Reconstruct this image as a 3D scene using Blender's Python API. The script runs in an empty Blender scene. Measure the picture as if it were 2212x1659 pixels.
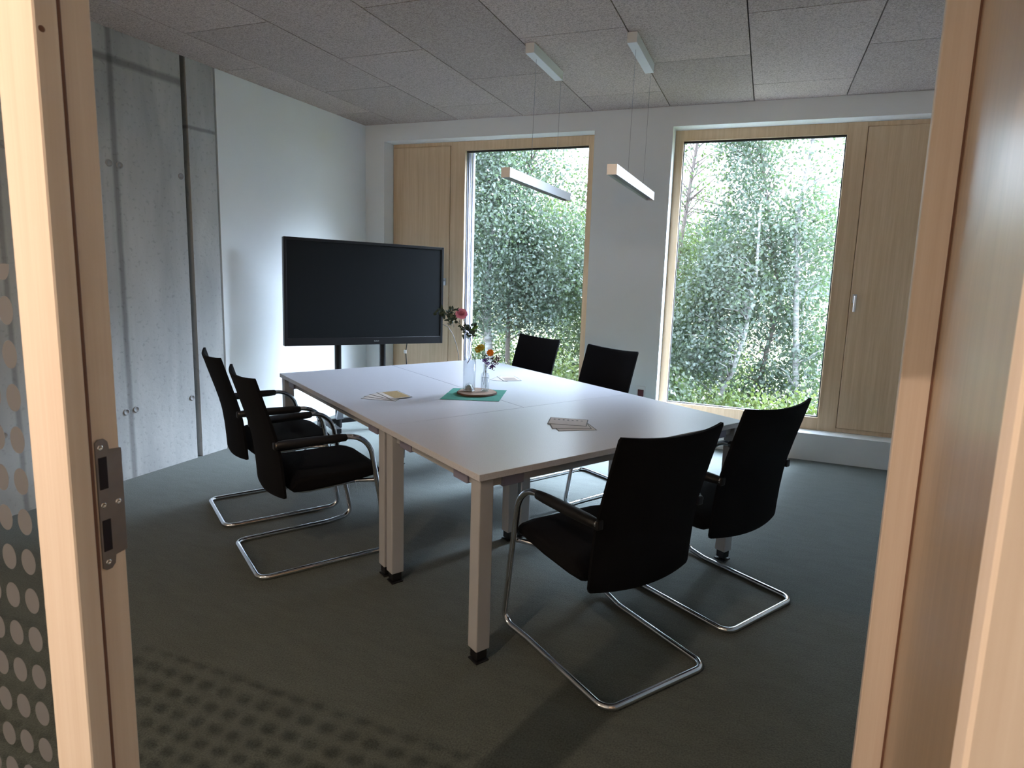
import bpy, bmesh, math, random
import numpy as np
from mathutils import Vector, Matrix

SC = bpy.context.scene
COL = SC.collection
PI = math.pi

# ------------------------------------------------------------------ camera
FPX, YAW, PITCH, ROLL, ZC = 1342.03, -0.3676, 0.1486, 0.0323, 1.4532
PPX, PPY = 21.48, -43.32
F = Vector((math.sin(YAW) * math.cos(PITCH), math.cos(YAW) * math.cos(PITCH), -math.sin(PITCH)))
R0 = Vector((math.cos(YAW), -math.sin(YAW), 0))
U0 = R0.cross(F)
RV = math.cos(ROLL) * R0 + math.sin(ROLL) * U0
UV = -math.sin(ROLL) * R0 + math.cos(ROLL) * U0
cam_data = bpy.data.cameras.new('camera')
cam = bpy.data.objects.new('camera', cam_data)
COL.objects.link(cam)
M = Matrix.Identity(4)
for i in range(3):
    M[i][0], M[i][1], M[i][2] = RV[i], UV[i], -F[i]
M[0][3], M[1][3], M[2][3] = 0, 0, ZC
cam.matrix_world = M
cam_data.sensor_fit = 'HORIZONTAL'
cam_data.sensor_width = 36.0
cam_data.lens = 36.0 * FPX / 2212.0
cam_data.shift_x = -PPX / 2212.0
cam_data.shift_y = PPY / 2212.0
cam_data.clip_start = 0.02
cam_data.clip_end = 400
cam_data.dof.use_dof = True
cam_data.dof.focus_distance = 3.6
cam_data.dof.aperture_fstop = 11.0
SC.camera = cam

# ------------------------------------------------------------------ view, world, sun, big lights
SC.view_settings.view_transform = 'Standard'
SC.view_settings.look = 'None'
SC.view_settings.gamma = 1.0
SC.view_settings.use_curve_mapping = False
SC.view_settings.exposure = 1.75
try:
    SC.cycles.use_denoising = True
    SC.cycles.max_bounces = 10
    SC.cycles.diffuse_bounces = 5
    SC.cycles.transparent_max_bounces = 24
    SC.cycles.sample_clamp_indirect = 6.0
    SC.cycles.caustics_reflective = False
    SC.cycles.caustics_refractive = False
except Exception:
    pass
W = bpy.data.worlds.new('world')
SC.world = W
W.use_nodes = True
WN = W.node_tree.nodes
bgn = WN['Background']
# hazy sky: even cloud light plus a broad bright glow where the veiled sun stands
WL = W.node_tree.links
wtc = WN.new('ShaderNodeTexCoord')
wdot = WN.new('ShaderNodeVectorMath')
wdot.operation = 'DOT_PRODUCT'
GL = Vector((math.sin(math.radians(44)) * math.cos(math.radians(41)), math.cos(math.radians(44)) * math.cos(math.radians(41)), math.sin(math.radians(41))))
wdot.inputs[1].default_value = GL
WL.new(wtc.outputs['Generated'], wdot.inputs[0])
wmr = WN.new('ShaderNodeMapRange')
wmr.interpolation_type = 'SMOOTHSTEP'
wmr.inputs['From Min'].default_value = math.cos(math.radians(30))
wmr.inputs['From Max'].default_value = math.cos(math.radians(6))
wmr.inputs['To Min'].default_value = 2.6
wmr.inputs['To Max'].default_value = 58.0
WL.new(wdot.outputs['Value'], wmr.inputs[0])
WL.new(wmr.outputs[0], bgn.inputs[1])
bgn.inputs[0].default_value = (0.675, 0.81, 1.0, 1)

sun_d = bpy.data.lights.new('sun', 'SUN')
sun_d.energy = 1.3
sun_d.angle = math.radians(1.0)
sun_d.color = (1.0, 0.93, 0.78)
sun = bpy.data.objects.new('sun', sun_d)
COL.objects.link(sun)
sun.rotation_euler = Vector((-0.75, -0.28, 1.0)).to_track_quat('Z', 'Y').to_euler()

YB, YF, XL, H = 5.4285, 5.5943, -3.839, 2.8278
XR, YD0, YD1 = 1.75, 0.524, 0.603


def area(name, loc, size, sy, power, color, rot, shape='RECTANGLE', portal=False):
    d = bpy.data.lights.new(name, 'AREA')
    d.shape = shape
    d.size = size
    d.size_y = sy
    d.energy = power
    d.color = color
    o = bpy.data.objects.new(name, d)
    COL.objects.link(o)
    o.location = loc
    o.rotation_euler = rot
    if portal:
        d.cycles.is_portal = True
    return o


area('window_portal', (-2.19, 5.98, 1.45), 1.4, 2.5, 1, (1, 1, 1), (-PI / 2, 0, 0), portal=True)
area('window_portal', (-0.13, 5.98, 1.45), 1.4, 2.5, 1, (1, 1, 1), (-PI / 2, 0, 0), portal=True)

# ------------------------------------------------------------------ helpers


class MB:
    def __init__(s):
        s.v, s.f, s.m, s.s = [], [], [], []
        s.mi, s.smooth = 0, False

    def add(s, vs, fs, smooth=None):
        b = len(s.v)
        s.v += [tuple(p) for p in vs]
        for f in fs:
            s.f.append([i + b for i in f])
            s.m.append(s.mi)
            s.s.append(s.smooth if smooth is None else smooth)

    def box(s, x0, x1, y0, y1, z0, z1, mat=None):
        vs = [Vector((x, y, z)) for z in (z0, z1) for y in (y0, y1) for x in (x0, x1)]
        if mat is not None:
            vs = [mat @ p for p in vs]
        s.add(vs, [(0, 2, 3, 1), (4, 5, 7, 6), (0, 1, 5, 4), (2, 6, 7, 3), (0, 4, 6, 2), (1, 3, 7, 5)], False)

    def rbox(s, x0, x1, y0, y1, z0, z1, r=0.003, mat=None, seg=2):
        bm = bmesh.new()
        bmesh.ops.create_cube(bm, size=1)
        for v in bm.verts:
            v.co = Vector(((x0 + x1) / 2 + v.co.x * (x1 - x0), (y0 + y1) / 2 + v.co.y * (y1 - y0), (z0 + z1) / 2 + v.co.z * (z1 - z0)))
        bmesh.ops.bevel(bm, geom=bm.edges[:], offset=r, segments=seg, affect='EDGES', profile=0.5)
        s.bm(bm, mat)

    def bm(s, bm, mat=None, smooth=False):
        bm.verts.ensure_lookup_table()
        vs = [(mat @ v.co) if mat is not None else v.co.copy() for v in bm.verts]
        s.add(vs, [[v.index for v in f.verts] for f in bm.faces], smooth)
        bm.free()

    def tube(s, pts, r, n=12, caps=True):
        pts = [Vector(p) for p in pts]
        k = len(pts)
        rs = r if isinstance(r, (list, tuple)) else [r] * k
        t = (pts[1] - pts[0]).normalized()
        a = Vector((0, 0, 1)) if abs(t.z) < 0.9 else Vector((1, 0, 0))
        u = t.cross(a).normalized()
        rings, vs = [], []
        for i in range(k):
            if i == 0:
                tn = t
            elif i == k - 1:
                tn = (pts[i] - pts[i - 1]).normalized()
            else:
                tn = ((pts[i + 1] - pts[i]).normalized() + (pts[i] - pts[i - 1]).normalized())
                tn = tn.normalized() if tn.length > 1e-6 else t
            u = (u - tn * u.dot(tn)).normalized()
            w = tn.cross(u)
            for j in range(n):
                an = 2 * PI * j / n
                vs.append(pts[i] + rs[i] * (math.cos(an) * u + math.sin(an) * w))
        fs = [(i * n + j, i * n + (j + 1) % n, (i + 1) * n + (j + 1) % n, (i + 1) * n + j) for i in range(k - 1) for j in range(n)]
        s.add(vs, fs, True)
        if caps:
            s.add(vs[:n], [list(range(n))[::-1]], False)
            s.add(vs[-n:], [list(range(n))], False)

    def lathe(s, prof, c=(0, 0, 0), n=32, mat=None, smooth=True):
        vs, fs = [], []
        for (r, z) in prof:
            for j in range(n):
                a = 2 * PI * j / n
                p = Vector((c[0] + r * math.cos(a), c[1] + r * math.sin(a), c[2] + z))
                vs.append(mat @ p if mat is not None else p)
        for i in range(len(prof) - 1):
            for j in range(n):
                fs.append((i * n + j, i * n + (j + 1) % n, (i + 1) * n + (j + 1) % n, (i + 1) * n + j))
        s.add(vs, fs, smooth)

    def grid(s, P, smooth=True):
        nr, nc = len(P), len(P[0])
        vs = [p for row in P for p in row]
        s.add(vs, [(i * nc + j, i * nc + j + 1, (i + 1) * nc + j + 1, (i + 1) * nc + j) for i in range(nr - 1) for j in range(nc - 1)], smooth)

    def ico(s, c, r, sub=1, scale=(1, 1, 1)):
        bm = bmesh.new()
        bmesh.ops.create_icosphere(bm, subdivisions=sub, radius=r)
        for v in bm.verts:
            v.co = Vector((v.co.x * scale[0] + c[0], v.co.y * scale[1] + c[1], v.co.z * scale[2] + c[2]))
        s.bm(bm, None, True)

    def mesh(s, name, mats):
        me = bpy.data.meshes.new(name)
        me.from_pydata(s.v, [], s.f)
        for m in (mats if isinstance(mats, (list, tuple)) else [mats]):
            me.materials.append(m)
        me.polygons.foreach_set('material_index', s.m)
        me.polygons.foreach_set('use_smooth', s.s)
        me.update()
        return me

    def build(s, name, mats, parent=None, label=None, cat=None, group=None, kind=None):
        o = bpy.data.objects.new(name, s.mesh(name, mats))
        COL.objects.link(o)
        if parent is not None:
            o.parent = parent
        return tag(o, label, cat, group, kind)


def tag(o, label=None, cat=None, group=None, kind=None):
    if label:
        o['label'] = label
    if cat:
        o['category'] = cat
    if group:
        o['group'] = group
    if kind:
        o['kind'] = kind
    return o


def empty(name, loc=(0, 0, 0), rz=0, label=None, cat=None, group=None, kind=None, parent=None):
    o = bpy.data.objects.new(name, None)
    o.empty_display_size = 0.1
    COL.objects.link(o)
    o.location = loc
    o.rotation_euler = (0, 0, rz)
    if parent:
        o.parent = parent
    return tag(o, label, cat, group, kind)


def copy_tree(o, parent=None):
    c = o.copy()
    COL.objects.link(c)
    if parent is not None:
        c.parent = parent
    for ch in [x for x in bpy.data.objects if x.parent == o]:
        copy_tree(ch, c)
    return c


def fillet(pts, radii, seg=7):
    pts = [Vector(p) for p in pts]
    out = [pts[0]]
    for i in range(1, len(pts) - 1):
        r = radii[i]
        a, b, c = pts[i - 1], pts[i], pts[i + 1]
        d1, d2 = (a - b).normalized(), (c - b).normalized()
        ang = d1.angle(d2)
        if r <= 0 or ang > PI - 0.02:
            out.append(b)
            continue
        t = min(r / math.tan(ang / 2), (a - b).length * 0.49, (c - b).length * 0.49)
        r2 = t * math.tan(ang / 2)
        cen = b + (d1 + d2).normalized() * (r2 / math.sin(ang / 2))
        p1, p2 = b + d1 * t, b + d2 * t
        v1, v2 = p1 - cen, p2 - cen
        tot = v1.angle(v2)
        for k in range(seg + 1):
            f = k / seg
            out.append(cen + (math.sin((1 - f) * tot) * v1 + math.sin(f * tot) * v2) / math.sin(tot))
    out.append(pts[-1])
    return out


# ------------------------------------------------------------------ materials


def mat(name):
    m = bpy.data.materials.new(name)
    m.use_nodes = True
    return m, m.node_tree, m.node_tree.nodes, m.node_tree.links, m.node_tree.nodes['Principled BSDF']


def plain(name, col, rough=0.6, metal=0.0, spec=0.5, coat=0.0, bump=0.0, bscale=200, var=0.0, vscale=6):
    m, t, n, l, p = mat(name)
    p.inputs['Base Color'].default_value = (*col, 1)
    p.inputs['Roughness'].default_value = rough
    p.inputs['Metallic'].default_value = metal
    p.inputs['Specular IOR Level'].default_value = spec
    p.inputs['Coat Weight'].default_value = coat
    tc = n.new('ShaderNodeTexCoord')
    ns = n.new('ShaderNodeTexNoise')
    ns.inputs['Scale'].default_value = vscale
    ns.inputs['Detail'].default_value = 4
    l.new(tc.outputs['Object'], ns.inputs['Vector'])
    mx = n.new('ShaderNodeMix')
    mx.data_type = 'RGBA'
    v = max(var, 0.02)
    mx.inputs[6].default_value = (*[c * (1 - v) for c in col], 1)
    mx.inputs[7].default_value = (*[min(1, c * (1 + v)) for c in col], 1)
    l.new(ns.outputs['Fac'], mx.inputs[0])
    l.new(mx.outputs[2], p.inputs['Base Color'])
    if bump > 0:
        n2 = n.new('ShaderNodeTexNoise')
        n2.inputs['Scale'].default_value = bscale
        n2.inputs['Detail'].default_value = 3
        l.new(tc.outputs['Object'], n2.inputs['Vector'])
        b = n.new('ShaderNodeBump')
        b.inputs['Strength'].default_value = bump
        b.inputs['Distance'].default_value = 0.01
        l.new(n2.outputs['Fac'], b.inputs['Height'])
        l.new(b.outputs[0], p.inputs['Normal'])
    return m


def wood(name, c1, c2, rough=0.5, sc=(26, 26, 0.9), coat=0.0, knots=False):
    m, t, n, l, p = mat(name)
    tc = n.new('ShaderNodeTexCoord')
    mp = n.new('ShaderNodeMapping')
    mp.inputs['Scale'].default_value = sc
    l.new(tc.outputs['Object'], mp.inputs['Vector'])
    ns = n.new('ShaderNodeTexNoise')
    ns.inputs['Scale'].default_value = 1.6
    ns.inputs['Detail'].default_value = 5
    ns.inputs['Distortion'].default_value = 0.25
    l.new(mp.outputs[0], ns.inputs['Vector'])
    n3 = n.new('ShaderNodeTexNoise')
    n3.inputs['Scale'].default_value = 9
    n3.inputs['Detail'].default_value = 3
    l.new(mp.outputs[0], n3.inputs['Vector'])
    ad = n.new('ShaderNodeMath')
    ad.operation = 'MULTIPLY_ADD'
    ad.inputs[1].default_value = 0.35
    l.new(n3.outputs['Fac'], ad.inputs[0])
    l.new(ns.outputs['Fac'], ad.inputs[2])
    rp = n.new('ShaderNodeValToRGB')
    rp.color_ramp.elements[0].position = 0.45
    rp.color_ramp.elements[0].color = (*c1, 1)
    rp.color_ramp.elements[1].position = 0.9
    rp.color_ramp.elements[1].color = (*c2, 1)
    l.new(ad.outputs[0], rp.inputs[0])
    l.new(rp.outputs[0], p.inputs['Base Color'])
    p.inputs['Roughness'].default_value = rough
    p.inputs['Coat Weight'].default_value = coat
    p.inputs['Coat Roughness'].default_value = 0.30
    return m


M_wall = plain('white_wall_paint', (0.80, 0.83, 0.835), 0.9, bump=0.05, bscale=120)
M_trim = plain('white_trim_paint', (0.82, 0.83, 0.83), 0.5)
M_wood = wood('spruce_window_wood', (0.62, 0.44, 0.27), (0.74, 0.555, 0.37), 0.5)
M_post = wood('spruce_post_wood', (0.82, 0.70, 0.60), (0.92, 0.82, 0.73), 0.6, (26, 26, 0.5))
M_leafdoor = wood('lacquered_door_veneer', (0.40, 0.29, 0.19), (0.50, 0.37, 0.25), 0.38, (20, 20, 0.8), coat=0.7)
M_seal = plain('brown_rubber_seal', (0.20, 0.10, 0.07), 0.7)
M_black = plain('black_plastic', (0.008, 0.008, 0.010), 0.5, spec=0.35)
M_fabric = plain('black_fabric', (0.006, 0.006, 0.0075), 0.95, spec=0.15, bump=0.35, bscale=420, var=0.2)
M_chrome = plain('chrome_tube', (0.80, 0.82, 0.86), 0.12, metal=1.0)
M_steel = plain('brushed_steel', (0.32, 0.33, 0.36), 0.42, metal=1.0, var=0.1, vscale=60)
M_leg = plain('silver_grey_powder_coat', (0.46, 0.47, 0.50), 0.5, metal=0.1, bump=0.05, bscale=500)
M_alu = plain('silver_anodised_profile', (0.62, 0.62, 0.64), 0.28, metal=0.6)
M_screen = plain('dark_screen_glass', (0.008, 0.010, 0.012), 0.45, spec=0.22)
M_bezel = plain('black_bezel', (0.006, 0.006, 0.008), 0.4)
M_gasket = plain('black_gasket', (0.01, 0.01, 0.015), 0.6)
M_extwhite = plain('white_exterior_reveal', (0.85, 0.87, 0.9), 0.5)
M_guide = plain('grey_blind_guide', (0.25, 0.24, 0.33), 0.4)
M_paper = plain('cream_paper', (0.58, 0.53, 0.50), 0.8, var=0.05, vscale=40)
M_papedge = plain('grey_print_border', (0.16, 0.17, 0.16), 0.8)
M_ochre = plain('ochre_print', (0.34, 0.235, 0.10), 0.8, var=0.4, vscale=120)
M_pink = plain('dusky_print', (0.32, 0.26, 0.22), 0.8, var=0.3, vscale=120)
M_napkin = plain('green_napkin', (0.055, 0.26, 0.20), 0.9, bump=0.2, bscale=300, var=0.1, vscale=60)
M_bark = wood('birch_bark', (0.08, 0.07, 0.065), (0.40, 0.39, 0.38), 0.9, (2.5, 2.5, 9))
M_barkd = plain('dark_bark', (0.14, 0.11, 0.10), 0.9, var=0.3, vscale=30)
M_stem = plain('plant_stem', (0.05, 0.045, 0.03), 0.7)
M_tleaf = plain('dark_green_leaf', (0.035, 0.06, 0.03), 0.5, var=0.3, vscale=60)
M_bleaf = plain('bright_green_leaf', (0.14, 0.38, 0.04), 0.5)
M_rose = plain('pink_rose_petals', (0.92, 0.36, 0.53), 0.7, var=0.25, vscale=60)
M_yel = plain('yellow_yarrow', (0.50, 0.34, 0.015), 0.8, var=0.3, vscale=200)
M_ora = plain('orange_petals', (0.85, 0.24, 0.01), 0.7, var=0.2, vscale=90)
M_pur = plain('purple_blossom', (0.10, 0.04, 0.26), 0.8, var=0.3, vscale=90)
M_ber = plain('dark_red_berries', (0.09, 0.015, 0.04), 0.4)
M_slice = plain('wood_slice_top', (0.34, 0.23, 0.17), 0.7, var=0.25, vscale=40)
M_sbark = plain('slice_bark_edge', (0.08, 0.045, 0.03), 0.9, bump=0.4, bscale=80)
M_red = plain('dark_red_insert', (0.10, 0.012, 0.014), 0.4)
M_cable = plain('grey_cable', (0.05, 0.05, 0.05), 0.7)
M_ceilback = plain('dark_ceiling_void', (0.03, 0.03, 0.03), 0.9)
M_white = plain('white_plastic', (0.8, 0.8, 0.8), 0.4)
M_slot = plain('dark_slot', (0.006, 0.007, 0.02), 0.4)
M_plug = plain('concrete_plug', (0.30, 0.30, 0.30), 0.8)
M_brushed_light = plain('lamp_canopy_white', (0.72, 0.75, 0.76), 0.5)


def m_concrete():
    m, t, n, l, p = mat('board_marked_concrete')
    tc = n.new('ShaderNodeTexCoord')

    def noise(sc, det, dist=0, vec=None):
        x = n.new('ShaderNodeTexNoise')
        x.inputs['Scale'].default_value = sc
        x.inputs['Detail'].default_value = det
        x.inputs['Distortion'].default_value = dist
        l.new(vec or tc.outputs['Object'], x.inputs['Vector'])
        return x
    mp = n.new('ShaderNodeMapping')
    mp.inputs['Scale'].default_value = (1, 3.5, 0.6)
    l.new(tc.outputs['Object'], mp.inputs['Vector'])
    a = noise(1.6, 6, 0.4, mp.outputs[0])
    r1 = n.new('ShaderNodeValToRGB')
    r1.color_ramp.elements[0].position = 0.3
    r1.color_ramp.elements[0].color = (0.34, 0.345, 0.34, 1)
    r1.color_ramp.elements[1].position = 0.72
    r1.color_ramp.elements[1].color = (0.52, 0.52, 0.505, 1)
    l.new(a.outputs['Fac'], r1.inputs[0])
    b = noise(38, 4)
    r2 = n.new('ShaderNodeValToRGB')
    r2.color_ramp.elements[0].position = 0.30
    r2.color_ramp.elements[0].color = (0.80, 0.80, 0.80, 1)
    r2.color_ramp.elements[1].position = 0.42
    r2.color_ramp.elements[1].color = (1, 1, 1, 1)
    l.new(b.outputs['Fac'], r2.inputs[0])
    mul = n.new('ShaderNodeMix')
    mul.data_type = 'RGBA'
    mul.blend_type = 'MULTIPLY'
    mul.inputs[0].default_value = 1
    l.new(r1.outputs[0], mul.inputs[6])
    l.new(r2.outputs[0], mul.inputs[7])
    # formwork joint stains: vertical at y=2.81, horizontal at z=2.645 (wall) and z=2.37 (pillar)
    sx = n.new('ShaderNodeSeparateXYZ')
    wob = noise(7, 3)
    l.new(tc.outputs['Object'], sx.inputs[0])

    def band(src, c, w, wobble=0.012):
        s1 = n.new('ShaderNodeMath'); s1.operation = 'SUBTRACT'; s1.inputs[1].default_value = c
        l.new(src, s1.inputs[0])
        s2 = n.new('ShaderNodeMath'); s2.operation = 'MULTIPLY_ADD'; s2.inputs[1].default_value = wobble; s2.inputs[2].default_value = -wobble / 2
        l.new(wob.outputs['Fac'], s2.inputs[0])
        s3 = n.new('ShaderNodeMath'); s3.operation = 'ADD'
        l.new(s1.outputs[0], s3.inputs[0]); l.new(s2.outputs[0], s3.inputs[1])
        s4 = n.new('ShaderNodeMath'); s4.operation = 'ABSOLUTE'
        l.new(s3.outputs[0], s4.inputs[0])
        mr = n.new('ShaderNodeMapRange')
        mr.inputs['From Min'].default_value = w * 0.35
        mr.inputs['From Max'].default_value = w
        mr.inputs['To Min'].default_value = 0.55
        mr.inputs['To Max'].default_value = 1.0
        l.new(s4.outputs[0], mr.inputs[0])
        return mr.outputs[0]

    def mulv(x, y):
        q = n.new('ShaderNodeMath'); q.operation = 'MULTIPLY'
        l.new(x, q.inputs[0]); l.new(y, q.inputs[1])
        return q.outputs[0]
    f = mulv(band(sx.outputs[1], 2.81, 0.026), band(sx.outputs[1], 2.15, 0.02))

    def masked(bnd, thr, less):
        g = n.new('ShaderNodeMath'); g.operation = 'GREATER_THAN' if less else 'LESS_THAN'
        g.inputs[1].default_value = thr
        l.new(sx.outputs[1], g.inputs[0])
        q = n.new('ShaderNodeMath'); q.operation = 'MAXIMUM'
        l.new(bnd, q.inputs[0]); l.new(g.outputs[0], q.inputs[1])
        return q.outputs[0]
    f = mulv(f, masked(band(sx.outputs[2], 2.65, 0.034), 3.32, True))
    f = mulv(f, masked(band(sx.outputs[2], 2.372, 0.018), 3.32, False))
    m2 = n.new('ShaderNodeMix'); m2.data_type = 'RGBA'; m2.blend_type = 'MULTIPLY'; m2.inputs[0].default_value = 1
    l.new(mul.outputs[2], m2.inputs[6]); l.new(f, m2.inputs[7])
    l.new(m2.outputs[2], p.inputs['Base Color'])
    p.inputs['Roughness'].default_value = 0.75
    bp_ = n.new('ShaderNodeBump'); bp_.inputs['Strength'].default_value = 0.15; bp_.inputs['Distance'].default_value = 0.01
    l.new(b.outputs['Fac'], bp_.inputs['Height']); l.new(bp_.outputs[0], p.inputs['Normal'])
    return m


def m_ceiling():
    m, t, n, l, p = mat('wood_wool_panel')
    tc = n.new('ShaderNodeTexCoord')
    a = n.new('ShaderNodeTexNoise'); a.inputs['Scale'].default_value = 120; a.inputs['Detail'].default_value = 6; a.inputs['Distortion'].default_value = 1.2
    l.new(tc.outputs['Object'], a.inputs['Vector'])
    r = n.new('ShaderNodeValToRGB')
    r.color_ramp.elements[0].position = 0.38; r.color_ramp.elements[0].color = (0.30, 0.25, 0.225, 1)
    r.color_ramp.elements[1].position = 0.58; r.color_ramp.elements[1].color = (0.55, 0.475, 0.435, 1)
    l.new(a.outputs['Fac'], r.inputs[0])
    b = n.new('ShaderNodeTexNoise'); b.inputs['Scale'].default_value = 1.3; b.inputs['Detail'].default_value = 3
    l.new(tc.outputs['Object'], b.inputs['Vector'])
    mr = n.new('ShaderNodeMapRange'); mr.inputs['To Min'].default_value = 0.82; mr.inputs['To Max'].default_value = 1.12
    gi = n.new('ShaderNodeNewGeometry')
    av = n.new('ShaderNodeMath'); av.operation = 'MULTIPLY_ADD'; av.inputs[1].default_value = 0.75
    hf = n.new('ShaderNodeMath'); hf.operation = 'MULTIPLY'; hf.inputs[1].default_value = 0.35
    l.new(b.outputs['Fac'], hf.inputs[0])
    l.new(gi.outputs['Random Per Island'], av.inputs[0]); l.new(hf.outputs[0], av.inputs[2])
    l.new(av.outputs[0], mr.inputs[0])
    mx = n.new('ShaderNodeMix'); mx.data_type = 'RGBA'; mx.blend_type = 'MULTIPLY'; mx.inputs[0].default_value = 1
    l.new(r.outputs[0], mx.inputs[6]); l.new(mr.outputs[0], mx.inputs[7])
    l.new(mx.outputs[2], p.inputs['Base Color'])
    p.inputs['Roughness'].default_value = 0.95
    bu = n.new('ShaderNodeBump'); bu.inputs['Strength'].default_value = 0.5; bu.inputs['Distance'].default_value = 0.01
    l.new(a.outputs['Fac'], bu.inputs['Height']); l.new(bu.outputs[0], p.inputs['Normal'])
    return m


def m_carpet():
    m, t, n, l, p = mat('green_needle_felt_carpet')
    tc = n.new('ShaderNodeTexCoord')
    a = n.new('ShaderNodeTexNoise'); a.inputs['Scale'].default_value = 170; a.inputs['Detail'].default_value = 4
    l.new(tc.outputs['Object'], a.inputs['Vector'])
    mp = n.new('ShaderNodeMapping'); mp.inputs['Scale'].default_value = (3, 9, 1); mp.inputs['Rotation'].default_value = (0, 0, 0.35)
    l.new(tc.outputs['Object'], mp.inputs['Vector'])
    b = n.new('ShaderNodeTexNoise'); b.inputs['Scale'].default_value = 2.2; b.inputs['Detail'].default_value = 7; b.inputs['Roughness'].default_value = 0.7
    l.new(mp.outputs[0], b.inputs['Vector'])
    ad = n.new('ShaderNodeMath'); ad.operation = 'MULTIPLY_ADD'; ad.inputs[1].default_value = 1.1
    hb_ = n.new('ShaderNodeMath'); hb_.operation = 'MULTIPLY'; hb_.inputs[1].default_value = 0.45
    l.new(b.outputs['Fac'], hb_.inputs[0])
    l.new(a.outputs['Fac'], ad.inputs[0]); l.new(hb_.outputs[0], ad.inputs[2])
    r = n.new('ShaderNodeValToRGB')
    r.color_ramp.elements[0].position = 0.55; r.color_ramp.elements[0].color = (0.040, 0.052, 0.045, 1)
    r.color_ramp.elements[1].position = 0.98; r.color_ramp.elements[1].color = (0.100, 0.119, 0.107, 1)
    l.new(ad.outputs[0], r.inputs[0])
    l.new(r.outputs[0], p.inputs['Base Color'])
    p.inputs['Roughness'].default_value = 0.85
    p.inputs['Sheen Weight'].default_value = 0.15
    bu = n.new('ShaderNodeBump'); bu.inputs['Strength'].default_value = 0.5; bu.inputs['Distance'].default_value = 0.006
    l.new(a.outputs['Fac'], bu.inputs['Height']); l.new(bu.outputs[0], p.inputs['Normal'])
    return m


def m_table():
    m, t, n, l, p = mat('speckled_light_laminate')
    tc = n.new('ShaderNodeTexCoord')
    a = n.new('ShaderNodeTexNoise'); a.inputs['Scale'].default_value = 300; a.inputs['Detail'].default_value = 3
    l.new(tc.outputs['Object'], a.inputs['Vector'])
    r = n.new('ShaderNodeValToRGB')
    r.color_ramp.elements[0].position = 0.32; r.color_ramp.elements[0].color = (0.51, 0.515, 0.56, 1)
    r.color_ramp.elements[1].position = 0.45; r.color_ramp.elements[1].color = (0.62, 0.63, 0.69, 1)
    l.new(a.outputs['Fac'], r.inputs[0]); l.new(r.outputs[0], p.inputs['Base Color'])
    p.inputs['Roughness'].default_value = 0.30
    return m


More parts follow.
